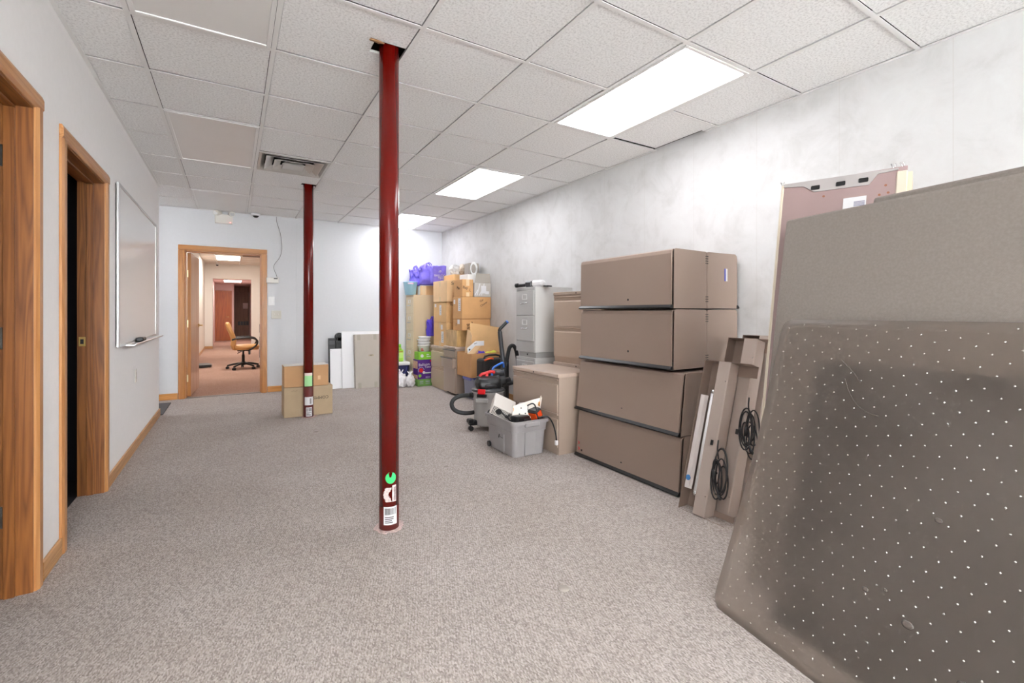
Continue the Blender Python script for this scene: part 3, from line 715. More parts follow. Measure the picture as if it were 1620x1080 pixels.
# office chair
def chair():
    t = thing('office_chair', 'tan leather office chair with black loop arms in the far room', 'office chair', (.19, 11.2, 0), 0)
    TAN = pm('tan_leather', (214,160,96), .4)
    q = MB()       # seat
    q.blob((.04, 0, .455), .265, .25, .06, 4, .03, 2, 1, box=.55); q.build('seat', TAN, t)
    bm_ = bmesh.new()      # backrest: curved padded slab in profile x(z)
    prof = [(-.165, .42), (-.185, .50), (-.17, .60), (-.20, .72), (-.25, .84), (-.275, .93), (-.285, .975)]
    rows = []
    for i, (x, z) in enumerate(prof):
        hw = .235*(1 if i < 5 else (.95 if i == 5 else .8)); th = .05 if 0 < i < 6 else .03; row = []
        for k in range(16):
            a_ = 2*PI*k/16; row.append(bm_.verts.new((x+th*math.cos(a_), hw*(abs(math.sin(a_))**.5)*(1 if math.sin(a_) > 0 else -1), z)))
        rows.append(row)
    for A_, B_ in zip(rows, rows[1:]):
        for k in range(16):
            f = bm_.faces.new((A_[k], A_[(k+1) % 16], B_[(k+1) % 16], B_[k])); f.smooth = True
    bm_.faces.new(rows[0][::-1]); bm_.faces.new(rows[-1])
    q = MB(); q.merge(bm_); q.build('backrest', TAN, t)
    for s_ in (-1, 1):
        q = MB(); y_ = .27*s_
        q.tube([(-.20, y_*.86, .62), (-.14, y_, .645), (0, y_, .66), (.16, y_, .655), (.25, y_, .61), (.255, y_, .53), (.18, y_, .45), (.10, y_*.98, .40), (.09, y_*.6, .385)], .017, 8, sm=2)
        q.build('armrest', BLACK, t)
    q = MB(); q.cyl(.028, (0, 0, .12), (0, 0, .30), 16); q.cyl(.018, (0, 0, .28), (0, 0, .39), 12); q.cyl(.045, (0, 0, .08), (0, 0, .15), 16); q.build('gas_column', BLACK, t)
    q = MB(); q.box(-.11, .11, -.09, .09, .375, .405, .008); q.tube([(-.02, -.08, .385), (-.05, -.2, .37), (-.11, -.23, .345)], .007); q.box(.09, .13, -.1, -.06, .30, .38, .008); q.build('tilt_mechanism', BLACK, t)
    for k in range(5):
        a_ = 2*PI*k/5+.35; c_, s_ = math.cos(a_), math.sin(a_)
        q = MB(); q.tube([(0, 0, .115), (.14*c_, .14*s_, .11), (.30*c_, .30*s_, .072)], lambda u: .026-.009*u, 8, sm=1); q.build('base_arm', BLACK, t)
        q = MB(); 
        for o in (-.014, .014):
            p = Vector((.295*c_-o*s_, .295*s_+o*c_, .029)); d = Vector((-s_, c_, 0))*.011
            q.cyl(.028, p-d, p+d, 14)
        q.cyl(.008, (.295*c_, .295*s_, .03), (.295*c_, .295*s_, .075), 8); q.build('caster', BLACK, t)
chair()

# ================================================================== cabinets on the right
def keyhole(mb, x, y, z, r=.008):
    mb.use(BLACK); mb.cyl(r, (x-.0015, y, z), (x+.001, y, z), 14); return mb
def overhead_bin(label, loc, L, dep, h, slant=0, flip=False, key=.46, kz=.07, sticker=False):
    t = thing('overhead_storage_bin', label, 'storage bin', loc, PI if flip else 0, 'overhead storage bins')
    s = slant       # front bottom sticks out by s
    if flip: t.location = (loc[0]+dep, loc[1]+L, loc[2])
    dr = .02
    # end panels: chamfered outline in the x-z plane
    for y0 in (0, L-.004):
        q = MB(); q.prism([(dr-s*0, .004), (dep, .004), (dep, h-.02), (dep-.012, h-.004), (dr+s+.014, h-.001), (dr+s, h-.016)], 'y', y0, y0+.004)
        q.build('end_panel', TAUPE, t)
    q = MB(); q.box(dr+s+.005, dep-.004, .0045, L-.0045, h-.012, h-.006); q.box(dr+.004, dep-.004, .0045, L-.0045, .004, .014); q.box(dep-.012, dep-.001, .0045, L-.0045, .014, h-.012)
    q.build('shell', TAUPE, t)
    # door: bent sheet with rolled top
    q = MB().use(TAUPE)
    q.prism([(0, .028), (.0, .028), (s, h-.034), (s+.006, h-.012), (s+.022, h-.004), (s+.05, h-.004), (s+.05, h-.009), (s+.024, h-.009), (s+.016, h-.016), (s+.012, h-.034), (.012, .028)][1:], 'y', .008, L-.008)
    t_ = (L)*key
    f = kz/h; keyhole(q, s*f, t_, kz)
    q.build('flipper_door', None, t)
    q = MB(); q.prism([(-.014, .006), (-.016, .012), (.0, .028), (.014, .028), (.014, .002), (-.004, .002)], 'y', .001, L-.001); q.build('handle_strip', BLACK, t)
    # slotted mounting edge at the back
    q = MB()
    for y0 in (-.0008, L-.0002):
        for zz in [h*.12+.016*k for k in range(3)]+[h*.78+.016*k for k in range(4)]: q.box(dep-.012, dep-.003, y0, y0+.001, zz, zz+.008)
    q.build('mounting_slots', BLACK, t)
    return t
bY = 1.957
overhead_bin('long brown-grey metal storage bin on the floor, lowest of the near stack', (2.43, bY, .0), 1.035, .73, .378, .028, key=.5, kz=.075)
overhead_bin('brown-grey metal storage bin with scuffed front, second from the floor in the stack', (2.432, bY+.0, .379), 1.035, .73, .405, .042, key=.5, kz=.092)
uY = 2.035
b3 = overhead_bin('brown-grey metal storage bin, front one of the third level in the stack', (2.455, uY, .795), .93, .36, .405, .006, key=.42, kz=.10)
b4 = overhead_bin('brown-grey metal storage bin crowning the stack, front one with keyhole', (2.455, uY, 1.201), .93, .36, .40, .004, key=.42, kz=.068)
b5 = overhead_bin('brown-grey metal storage bin against the wall, behind the third-level bin', (2.818, uY, .795), .93, .36, .405, .0, flip=True)
b6 = overhead_bin('brown-grey metal bin against the wall on top, blue and white sticker on its end', (2.818, uY, 1.201), .93, .36, .40, .0, flip=True)
q = MB().use(PAPER); q.box(.13, .165, .9302, .9308, .20, .29, 0, Matrix.Rotation(.0, 4, 'Y')); q.use(pm('blue_print', (70,80,180), .5)); q.box(.15, .166, .9308, .9312, .20, .29)
q.build('sticker', None, b6)
# red mark on lowest bin
t0 = [o for o in bpy.data.objects if o.get('label', '').startswith('long brown-grey')][0]
q = MB().use(REDP)
q.tube([(.0, 1.0, .075), (.0, .985, .062), (.0, 1.0, .05)], .003, 5, sm=1); q.tube([(-.0, 1.0, .12), (-.0, .985, .11), (-.0, 1.0, .10)], .003, 5, sm=1); q.use(INK).box(-.001, .004, .955, .968, .048, .062)
q.build('red_mark', None, t0)

def lateral(label, loc, L, dep, h, mat=LAT, top=LATTOP, n=2, base=.05, stick=False):
    """lateral file: front faces -x, runs along +y"""
    t = thing('lateral_file_cabinet', label, 'file cabinet', loc, 0)
    q = MB().use(mat); q.box(.012, dep, 0, L, base, h-.03); q.box(.016, dep, .004, L-.004, .0, base); q.build('body', None, t)
    q = MB().use(top); q.box(0, dep, 0, L, h-.03, h, .003); keyhole(q, .0, L*.5, h-.016, .007); q.build('top', None, t)
    a = base+.01; H = (h-.035-a)/n
    for k in range(n):
        z0 = a+k*H; z1 = z0+H-.006; q = MB()
        q.prism([(0, z0), (0, z1-.055), (.004, z1-.048), (.03, z1-.034), (.03, z1-.02), (.002, z1-.014), (0, z1-.01), (0, z1), (.034, z1), (.034, z0)], 'y', .012, L-.012)
        q.build('drawer', mat, t)
    return t
LF = lateral('low beige two-drawer file cabinet on the floor behind the grey tote', (2.284, 3.042, 0), .715, .42, .667, n=2)
lateral('tan lateral file cabinet on the floor, hidden behind the low beige one', (2.735, 3.005, 0), .715, .44, .69, n=2)
lateral('tan two-drawer lateral file stacked between grey file and tall bin stack', (2.735, 3.005, .691), .715, .44, .685, mat=pm('tan_metal', (190,170,152), .36, var=.02, scale=2), top=pm('tan_metal_top', (176,158,142), .36), n=2)
lateral('tan two-drawer lateral file under the left column of cardboard boxes', (2.72, 6.40, 0), .60, .46, .66, mat=pm('tan_metal_gloss', (196,176,152), .25, var=.03, scale=2), n=2)

def vertical_file(label, loc, W, dep, h, n, fm, sm, khaki=False, base=.06):
    t = thing('vertical_file_cabinet', label, 'file cabinet', loc, 0)
    q = MB().use(sm); q.box(.012, dep, 0, W, base, h, .002); q.use(pm('plinth_grey', (176,176,174), .5) if not khaki else sm); q.box(.03, dep-.01, .02, W-.02, 0, base)
    q.use(BLACK).cyl(.01, (.028, W*.5, base*.5), (.031, W*.5, base*.5), 12); q.build('body', None, t)
    q = MB(); q.box(0, .012, 0, W, h-.03, h, .002); q.box(0, .012, 0, .012, base, h-.03); q.box(0, .012, W-.012, W, base, h-.03); q.build('front_frame', sm if khaki else fm, t)
    plinth = .0 if khaki else .115
    a = base+plinth; H = (h-.034-a)/n
    if plinth: MB().box(-.002, .011, .013, W-.013, base, a-.004, .002).build('lower_panel', fm, t)
    for k in range(n):
        z0 = a+k*H+.003; z1 = a+(k+1)*H-.003
        q = MB(); q.box(-.008, .011, .014, W-.014, z0, z1, .003); d = q.build('drawer', fm, t)
        zc = z1-H*.24
        q = MB(); y0, y1 = W*.36, W*.62
        q.box(-.013, -.008, y0, y1, zc-.03, zc-.022); q.box(-.013, -.008, y0, y1, zc+.018, zc+.026); q.box(-.013, -.008, y0, y0+.01, zc-.022, zc+.018); q.box(-.013, -.008, y1-.01, y1, zc-.022, zc+.018); q.build('label_holder', pm('pale_nickel', (224,224,222), .35, metal=.15), d)
        zh = z1-H*.50
        q = MB(); q.tube([(-.009, W*.32, zh+.006), (-.03, W*.35, zh), (-.034, W*.5, zh), (-.03, W*.65, zh), (-.009, W*.68, zh+.006)], .006, 8, sm=1); q.build('pull_handle', CHROME, d)
    return t
vertical_file('light grey two-drawer file cabinet on the floor under the upper grey one', (2.67, 3.955, 0), .36, .50, .70, 2, GREYM, GREYL)
vertical_file('light grey two-drawer file cabinet on top with black nozzle lying on it', (2.67, 3.955, .701), .36, .50, .745, 2, GREYM, GREYL)
vertical_file('tall khaki five-drawer file cabinet in the far corner', (2.53, 7.27, 0), .385, .64, 1.47, 5, pm('khaki_front', (222,205,172), .45), KHAKI, khaki=True, base=.03)
# tool lying on the grey file
t = thing('vacuum_nozzle', 'black and clear hand-held vacuum nozzle lying on the upper grey file', 'nozzle', (2.72, 4.10, 1.4465), 1.95)
q = MB(); q.cyl(.018, (.18, 0, .02), (.05, 0, .026), 14); q.cyl(.024, (.20, 0, .0245), (.17, 0, .0245), 14); q.build('pipe', BLACK, t)
q = MB(); q.box(-.03, .06, -.035, .035, .0, .065, .015); q.build('connector', DKGREY, t)
q = MB(); q.box(-.17, -.03, -.045, .045, .0, .07, .02); q.build('clear_head', pm('clear_plastic', (222,222,224), .15), t)
q = MB(); q.box(-.23, -.17, -.06, .02, .0, .014, .004); q.build('brush', BLACK, t)

# pedestal with an open drawer
t = thing('pedestal_file', 'narrow beige three-drawer pedestal with one drawer pulled slightly open', 'file cabinet', (2.67, 5.95, 0))
q = MB().use(LAT); q.box(.018, .50, 0, .42, .03, .665); q.build('body', None, t)
q = MB().use(LATTOP); q.box(0, .50, 0, .42, .665, .69, .004); keyhole(q, .0, .21, .678, .007); q.build('top', None, t)
for z0, z1, o in ((.035, .385, 0), (.39, .53, .035), (.535, .64, 0)):
    q = MB(); q.box(.0-o, .0175-o, .008, .412, z0, z1, .003)
    if o: q.use(BLACK).box(.0175-o, .0175, .02, .40, z0+.01, z1-.01)
    d = q.build('drawer', None, t)
    if not q.mats: d.data.materials.append(LAT)
    if z1 < .6 and z0 > .1 or z1 > .6:
        h_ = MB(); h_.box(-.016-o, 0-o, .004, .416, z1-.008, z1+.006, .002); h_.build('pull_handle', pm('pull_dark', (96,92,90), .35), d)
for o in list(t.children):
    if o.name.startswith('drawer') and len(o.data.materials) == 1 and o.data.materials[0] == BLACK:
        o.data.materials.clear(); o.data.materials.append(LAT)
q = MB()
for x in (.06, .44):
    for yy in (.05, .37): q.cyl(.015, (x, yy-.01, .015), (x, yy+.01, .015), 12); q.cyl(.01, (x, yy, .014), (x, yy, .032), 8)
q.build('casters', BLACK, t)

# ================================================================== cardboard boxes
def cbox(label, x0, x1, y0, y1, z0, z1, mat=KRAFT, name='cardboard_box', cat='cardboard box', group='cardboard boxes of the far pile', tape=None, labels=(), rz=0, marks=(), extra=None):
    cx, cy = (x0+x1)/2, (y0+y1)/2
    t = thing(name, label, cat, (cx, cy, z0), rz, group)
    a, b, h = (x1-x0)/2, (y1-y0)/2, z1-z0-.001
    q = MB(); q.box(-a, a, -b, b, 0, h, .004); q.build('body', mat, t)
    q = MB(); gap = q.box(-.0012, .0012, -b+.004, b-.004, h-.0005, h+.0004); q.build('flap_seam', KRAFTD, t)
    w_ = .025; tapes = []
    if tape and 'x' in tape: tapes += [(-a-.0008, -a, -w_, w_, h-.09, h-.002), (-a-.0008, -a, -w_, w_, .002, .08)]
    if tape and 'y' in tape: tapes += [(-w_, w_, -b-.0008, -b, h-.09, h-.002), (-w_, w_, -b-.0008, -b, .002, .06)]
    for bx in tapes: MB().box(*bx).build('packing_tape', TAPE, t)
    for f, u0, u1, v0, v1, pr in labels:
        if f == 'x': MB().box(-a-.001, -a, u0*b, u1*b, v0*h, v1*h).build('shipping_label', PAPER, t)
        else: MB().box(u0*a, u1*a, -b-.001, -b, v0*h, v1*h).build('shipping_label', PAPER, t)
        if pr:
            k = MB()
            for i in range(5):
                zz = h*(v0+(v1-v0)*(.12+.16*i))
                if f == 'x': k.box(-a-.0014, -a-.001, (u0+.15*(u1-u0))*b, (u0+(.45+.1*(i % 4))*(u1-u0))*b, zz, zz+.006)
                else: k.box((u0+.15*(u1-u0))*a, (u0+(.45+.1*(i % 4))*(u1-u0))*a, -b-.0014, -b-.001, zz, zz+.006)
            k.build('label_print', INK, t)
    for i, (f, txt, size, u, v, roll) in enumerate(marks):
        loc = (-a-.0012, u*b, v*h) if f == 'x' else (u*a, -b-.0012, v*h)
        text('handwriting', txt, size, INK, loc, '-'+f, t, roll)
    return t
# left column on the lateral file
cbox('kraft box with white label, lowest in the left column on the tan file', 2.74, 3.15, 6.41, 6.93, .661, 1.028, tape='x', labels=[('x', -.55, -.2, .15, .62, 1), ('x', -.4, -.15, .70, .9, 0)])
cbox('kraft box with two white labels, middle of the left column', 2.735, 3.14, 6.41, 6.92, 1.029, 1.338, tape='', labels=[('x', -.25, .05, .35, .85, 1), ('x', .55, .8, .75, .92, 0)], marks=[('y', 'Tru', .045, -.58, .86, -.1)])
cbox('kraft box with plain taped side and "Sm" handwriting, top of the left column', 2.725, 3.15, 6.36, 6.91, 1.339, 1.665, KRAFTL, tape='x', marks=[('y', 'Sm', .065, -.5, .84, -.1)])
# right column
tb = cbox('old box wrapped in shiny brown tape on top of the pedestal', 2.70, 3.14, 5.955, 6.35, .691, .925, TAPEW, labels=())
q = MB(); q.box(-.23, .23, -.05, .05, .2335, .2345); q.build('packing_tape', TAPE, tb)
tb.rotation_euler = (0, 0, 0)
cbox('low kraft box with handwriting under the wide kraft box, right column', 2.735, 3.185, 5.86, 6.16, .926, 1.088, KRAFTD, labels=[('x', -.5, 0, .55, .95, 0)], marks=[('y', 'Small', .048, -.46, .56, .42), ('y', 'Window', .036, -.40, .30, .42), ('x', 'S', .05, .3, .5, -.3)])
cbox('wide kraft box with long white label on its end, right column', 2.73, 3.19, 5.85, 6.16, 1.089, 1.40, KRAFTD, tape='', labels=[('x', -.7, -.2, .35, .93, 1), ('x', .45, .8, .68, .88, 0)], marks=[('y', 'Car', .042, .34, .84, .5), ('y', 'Cleaner', .04, .50, .68, .55)])
cbox('kraft box with handwriting on both faces, standing on the wide kraft box', 2.745, 2.915, 5.87, 6.15, 1.401, 1.645, KRAFTD, tape='y', marks=[('x', 'Max', .06, -.05, .52, -.1), ('y', 'Bay', .055, -.45, .52, -.15), ('y', 'L', .055, .45, .38, -.15)])
cbox('flat white carton behind the top kraft box of the right column', 2.90, 3.18, 6.03, 6.30, 1.40, 1.735, pm('white_carton', (232,230,226), .7), marks=())
cbox('orange-brown kraft box under the plastic bags, on the left column', 2.885, 3.17, 6.45, 6.86, 1.666, 1.762, KRAFT)
cbox('small taped kraft box left on top of the khaki file', 2.665, 2.755, 7.29, 7.60, 1.4715, 1.62, KRAFTL, tape='y', labels=[('x', -.6, .1, .0, 1., 0)])
cbox('kraft box right on top of the khaki file under the purple bags', 2.76, 3.10, 7.32, 7.62, 1.4715, 1.625, KRAFT, tape='')
# grey carton with raised flap
t = cbox('grey carton with white hazard stripes and raised back flap, top right of pile', 2.925, 3.192, 5.852, 6.02, 1.401, 1.60, pm('grey_board', (188,182,174), .7), labels=[('y', -.2, .4, .25, .8, 0), ('y', .3, .75, .2, .42, 0)], group=None)
a, b, h = .1335, .084, .199
q = MB(); q.prism([(-a+.01, h), (a-.004, h), (a-.02, h+.135), (-a+.03, h+.135)], 'y', -b+.002, -b+.006); q.build('flap', pm('grey_board_inner', (166,158,148), .7), t)
q = MB()
for k in range(4): q.prism([(-a+.0+.035*k, .02), (-a+.012+.035*k, .02), (-a+.06+.035*k, .10+.09*(k % 2)), (-a+.045+.035*k, .10+.09*(k % 2))], 'y', -b-.0009, -b)
q.build('printed_stripes', PAPER, t)
# boxes at the far column
t = cbox('brown box with upside-down printed word on the floor behind the far column', .487, 1.0, 5.70, 5.985, 0.0, .335, KRAFTG, group='boxes behind the far red column')
text('printed_word', 'COMMSCO', .046, INK, (.095, -.1437, .20), '-y', t, PI)
q = MB(); q.tube([(-.18, -.1435, .29), (-.16, -.1435, .298), (-.14, -.1435, .292), (-.12, -.1435, .298)], .001, 5); q.build('handwriting', INK, t)
t = cbox('smaller brown box stacked on the box behind the far red column', .49, .955, 5.705, 5.96, .336, .575, pm('brown_board', (196,152,108), .8, var=.05, scale=6), group='boxes behind the far red column')
q = MB(); q.box(-.232, .232, -.127, .127, .2385, .2395); q.build('white_top_flap', pm('white_flap', (226,224,216), .6), t)
q = MB(); q.box(.115, .145, -.131, -.127, .07, .115, .001); q.build('torn_patch', KRAFTL, t)

# open box on the blue tub
def open_box():
    t = thing('open_cardboard_box', 'large open kraft box with flaps up, on the blue-lidded tub', 'cardboard box', (2.69, 5.47, .3125))
    L, W, H = .44, .45, .322; th = .005
    q = MB(); q.box(0, L, 0, th, 0, H); q.box(0, L, W-th, W, 0, H); q.box(0, th, th, W-th, 0, H); q.box(L-th, L, th, W-th, 0, H); q.box(th, L-th, th, W-th, 0, th); q.build('body', KRAFTB, t)
    q = MB(); q.slab([(.09, .155, H-.02), (.485, .085, H-.02), (.485, .085, H+.335), (.055, .1612, H+.405)], .005); q.build('back_flap', KRAFT, t)
    q = MB(); q.slab([(.003, .01, H), (.003, .20, H), (.028, .17, H+.315), (.027, .09, H+.30), (.022, .02, H+.24)], .005); q.build('side_flap', KRAFTL, t)
    q = MB(); q.slab([(x_, -.012-.1*x_, H+z_) for x_, z_ in ((-.06, -.002), (.03, -.004), (.13, .10), (.175, .10), (.175, .17), (.05, .17), (-.075, .075))], .004); q.build('front_flap', KRAFTL, t)
    q = MB().use(PAPER); q.slab([(x_, -.0145-.1*x_, H+z_) for x_, z_ in ((-.055, .01), (.05, .105), (.17, .105), (.17, .165), (.05, .165), (-.065, .075))], .002)
    q.use(INK); q.slab([(x_, -.0155-.1*x_, H+z_) for x_, z_ in ((-.04, .04), (-.02, .052), (-.025, .07), (-.045, .06))], .001); q.slab([(x_, -.0155-.1*x_, H+z_) for x_, z_ in ((.03, .125), (.07, .138), (.07, .144), (.03, .131))], .001); q.build('printed_label', None, t)
    return t
open_box()
tag(MB().blob((0, 0, 0), .07, .06, .05, 3, .35, 3, 4).build('folded_cloth', PURPD, None, (2.90, 5.60, .60)), 'dark purple cloth poking out of the open kraft box', 'cloth')
tag(MB().blob((0, 0, 0), .08, .06, .05, 3, .4, 4, 8).build('folded_cloth', pm('yellow_cloth', (226,226,90), .7), None, (3.04, 5.60, .61)), 'yellow cloth poking out of the open kraft box', 'cloth')
# blue-lidded tub
t = thing('storage_tub', 'clear plastic storage tub with blue lid under the open kraft box', 'storage tub', (2.96, 5.70, 0))
TUBM, nt, b_ = newmat('clear_tub'); b_.inputs['Base Color'].default_value = lin((206,210,230)); b_.inputs['Roughness'].default_value = .25; b_.inputs['Transmission Weight'].default_value = .55; b_.inputs['IOR'].default_value = 1.15
def tub_shell(mb, a, b, a2, b2, z0, z1, th=.004, bev=.03):
    """tapered open tub: outer and inner skin"""
    t_ = bmesh.new()
    def ring(A, B_, z, rr, n=4):
        vs_ = []
        for sx, sy, st in ((1, 1, 0), (-1, 1, 1), (-1, -1, 2), (1, -1, 3)):
            for k in range(n+1):
                an = (st+k/n)*PI/2; vs_.append(t_.verts.new((sx*(A-rr)+rr*math.cos(an), sy*(B_-rr)+rr*math.sin(an), z)))
        return vs_
    R = [ring(a, b, z0, bev), ring(a2, b2, z1, bev), ring(a2-th, b2-th, z1, bev-.001), ring(a-th, b-th, z0+th, bev-.001)]
    n = len(R[0])
    for A_, B_ in zip(R, R[1:]):
        for k in range(n):
            f = t_.faces.new((A_[k], A_[(k+1) % n], B_[(k+1) % n], B_[k])); f.smooth = False
    t_.faces.new(R[0][::-1]); t_.faces.new(R[-1]); mb.merge(t_)
q = MB(); tub_shell(q, .19, .155, .205, .17, .002, .285); q.build('tub', TUBM, t)
q = MB(); q.box(-.217, .217, -.183, .183, .285, .304, .006); q.box(-.19, .19, -.155, .155, .304, .311, .003); q.build('lid', pm('blue_lid', (74,92,190), .35), t)
q = MB(); q.box(-.235, -.217, -.12, .12, .262, .300, .004); q.build('latch', pm('lilac_latch', (130,140,226), .35), t)
q = MB(); q.blob((-.02, 0, .11), .14, .11, .10, 3, .25, 3, 5); q.build('contents', pm('tub_contents', (214,190,160), .8, var=.3, scale=12), t)

# ------------------------------------------------------------------ things on top of the pile
def soft_bag(label, loc, w_, d_, h_, rz=0, seed=1, mat=PURPLE, logo=False, group='purple tote bags', amp=.12, handle=True):
    t = thing('tote_bag', label, 'bag', loc, rz, group)
    bm_ = bmesh.new(); bmesh.ops.create_cube(bm_, size=1); bmesh.ops.subdivide_edges(bm_, edges=list(bm_.edges), cuts=14, use_grid_fill=True)
    for v in bm_.verts:
        x, y_, z = v.co.x*w_, v.co.y*d_, (v.co.z+.5)*h_
        k = 1-.42*(z/h_)*abs(math.sin(seed))*.6
        n1 = noise.noise(Vector((v.co.x*2.4, v.co.y*2.4, v.co.z*2.4+seed*5)))
        n2 = noise.noise(Vector((v.co.x*6, v.co.y*6+seed, v.co.z*5)))
        f = amp*(.25+z/h_)
        v.co = Vector((x*(1+.1*n1)+f*.5*n2*w_, y_*k+f*d_*(n1*1.6+n2*.7), z+(f*h_*n1*.8+.03*n2*h_ if z > .02 else 0)))
        v.co.z = max(0, v.co.z)
    for f in bm_.faces: f.smooth = True
    q = MB(); q.merge(bm_); q.build('body', mat, t)
    if handle:
        for s_ in (-1, 1):
            q = MB(); pts = []
            for k in range(9):
                a_ = PI*k/8; pts.append((-.2*w_*math.cos(a_)+.05*seed*w_ % .1, s_*d_*.3*(1-.2*math.sin(a_)), h_*.94+.09*math.sin(a_)))
            q.tube(pts, .009, 6); q.build('handle', mat, t)
    if logo:
        text('printed_word', 'BALLOON', .05, PAPER, (.02, -d_*.56, h_*.42), '-y', t, 0); text('printed_word', 'TIME', .05, PAPER, (.02, -d_*.56, h_*.26), '-y', t, 0)
        q = MB(); q.tube([(-.02, -d_*.56, h_*.62), (.0, -d_*.57, h_*.74), (.025, -d_*.56, h_*.70), (.0, -d_*.56, h_*.62)], .004, 5, sm=1); q.build('printed_mark', PAPER, t)
    return t
soft_bag('crumpled purple tote bag at the left end over the khaki file', (2.625, 7.50, 1.63), .15, .15, .26, -.1, 2, amp=.25)
soft_bag('large purple tote bag with folded front on the kraft boxes', (2.80, 7.36, 1.64), .27, .18, .30, -.1, 1, amp=.22)
soft_bag('upright purple tote bag with white printing above the left column of boxes', (2.84, 6.98, 1.655), .225, .12, .27, 0, 3, logo=True, amp=.08, handle=False)
soft_bag('purple tote bag hanging down beside the stack of white pails', (2.775, 7.13, .795), .13, .08, .24, .2, 5, mat=PURPD, amp=.3)
t = thing('waste_bin', 'light blue plastic bin on the left edge of the khaki file', 'bin', (2.535, 7.45, 1.4715))
q = MB(); q.lathe([(.001, 0), (.085, 0), (.115, .205), (.12, .207), (.12, .215), (.108, .215), (.08, .008), (.001, .008)], 32); q.build('body', pm('light_blue_plastic', (168,216,238), .4), t)
q = MB(); A = math.atan2(-7.47, -2.56); cyl_patch(q, 0, 0, .1145, A-.35, A+.45, .175, .198, 8, .002); q.build('sticker', pm('pink_sticker', (236,206,226), .5), t)
def crumple(name, label, cat, loc, r, seed, mat=None, group=None, knot=True, amp=.2, flat=True, sub=4):
    t = thing(name, label, cat, loc, 0, group)
    q = MB(); q.blob((0, 0, r[2]*.9), r[0], r[1], r[2], sub, amp, 3.4, seed, floor=0.0 if flat else None); q.build('body', mat or BAGW, t)
    if knot:
        q = MB(); rn = random.Random(seed)
        for k in range(5):
            a_ = 2*PI*k/5+rn.random(); q.tube([(0, 0, r[2]*1.6), (.012*math.cos(a_), .012*math.sin(a_), r[2]*2.0), (.045*math.cos(a_), .045*math.sin(a_), r[2]*2.2+rn.uniform(0, .04))], lambda u: .012-.007*u, 5)
        q.build('knot', mat or BAGW, t)
    return t
BAGW = pm('white_film', (232,231,232), .3, var=.05, scale=12, bump=.6, bscale=40)
crumple('plastic_bag', 'knotted white plastic bag on the floor, left one before the cooler', 'plastic bag', (2.27, 7.14, 0), (.10, .09, .115), 3, group=None)
crumple('plastic_bag', 'knotted white plastic bag on the floor, right one beside the purple carton', 'plastic bag', (2.41, 7.10, 0), (.075, .07, .10), 6)
crumple('plastic_bag', 'crumpled white printed plastic bag on top of the pile, left', 'plastic bag', (2.955, 6.60, 1.7625), (.085, .08, .085), 9, knot=False, mat=pm('printed_film', (226,224,222), .3, var=.3, scale=9))
crumple('plastic_bag', 'clear plastic bag of tan things on top of the pile, middle', 'plastic bag', (3.06, 6.52, 1.7625), (.06, .07, .085), 12, knot=False, mat=pm('clear_bag_tan', (206,190,170), .25, var=.25, scale=14))
t = thing('equipment_box', 'small grey device with a white cable coiled on it, top of the pile', 'device', (3.06, 6.22, 1.7365), 0)
q = MB(); q.box(-.085, .09, -.08, .08, 0, .175, .012); q.build('housing', pm('device_taupe', (158,150,142), .5), t)
q = MB()
for k in range(4):
    rr = .055+.006*k; q.tube([(-.01+rr*.75*math.cos(a_), -.088-.004*k, .09+rr*1.3*math.sin(a_)) for a_ in [2*PI*i/24 for i in range(25)]], .005, 6)
q.build('cable_coil', WHITEP, t)

# carton, pails, cooler, jug
t = thing('printed_carton', 'purple and green printed balloon-helium carton on the floor by the tan file', 'carton', (2.515, 7.035, 0), .0)
PP = pm('print_purple', (84,36,130), .45); GG = pm('print_green', (110,160,76), .5); LG = pm('print_lime', (134,200,52), .45)
q = MB(); q.box(0, .235, 0, .22, .0, .422, .002); q.build('body', PP, t)
q = MB(); q.box(-.001, .236, -.001, .221, .002, .115); q.build('green_base', GG, t)
q = MB(); q.box(-.0015, -.001, .01, .21, .28, .40); q.box(-.0015, -.001, .01, .21, .12, .18); q.build('side_print', pm('side_print', (222,180,150), .5, var=.3, scale=20), t)
text('printed_word', 'Balloon', .062, PAPER, (.105, -.0012, .345), '-y', t, .05); text('printed_word', 'Time', .05, PAPER, (.165, -.0012, .305), '-y', t, .05)
q = MB(); q.cyl(.034, (.055, -.001, .255), (.055, -.002, .255), 24); q.build('printed_balloon', REDP, t)
q = MB()
for k in range(25): pass
q.tube([(.055+.05*math.cos(a_), -.0015, .255+.05*math.sin(a_)) for a_ in [PI*.05+PI*1.1*i/16 for i in range(17)]], .003, 5); q.box(.12, .232, -.002, -.001, .205, .222); q.cyl(.022, (.10, -.001, .22), (.10, -.0022, .22), 20); q.build('printed_badge', PAPER, t)
q = MB(); q.cyl(.012, (.215, -.001, .40), (.215, -.002, .40), 16); q.build('red_dot', REDP, t)
q = MB(); q.cyl(.025, (.035, -.0015, .17), (.035, -.0022, .17), 20); q.box(.12, .225, -.002, -.001, .2, .204); q.build('green_badge', LG, t)
q = MB(); 
for zz in (.15, .14, .13): q.box(.13, .21, -.002, -.001, zz, zz+.004)
for zz in (.08, .065, .04): q.box(.03, .09, -.0022, -.001, zz, zz+.005); q.box(.13, .20, -.0022, -.001, zz, zz+.005)
q.build('small_print', pm('lilac_print', (190,176,214), .5), t)
t = cbox('low lime-green carton lying on the purple printed carton', 2.53, 2.755, 7.04, 7.24, .423, .545, LG, name='printed_carton', cat='carton', group=None)
q = MB(); q.cyl(.026, (-.055, -.1008, .062), (-.055, -.1018, .062), 20); q.box(.02, .06, -.1018, -.1005, .075, .087); q.box(.02, .09, -.1018, -.1005, .045, .055); q.build('printed_badge', PAPER, t)
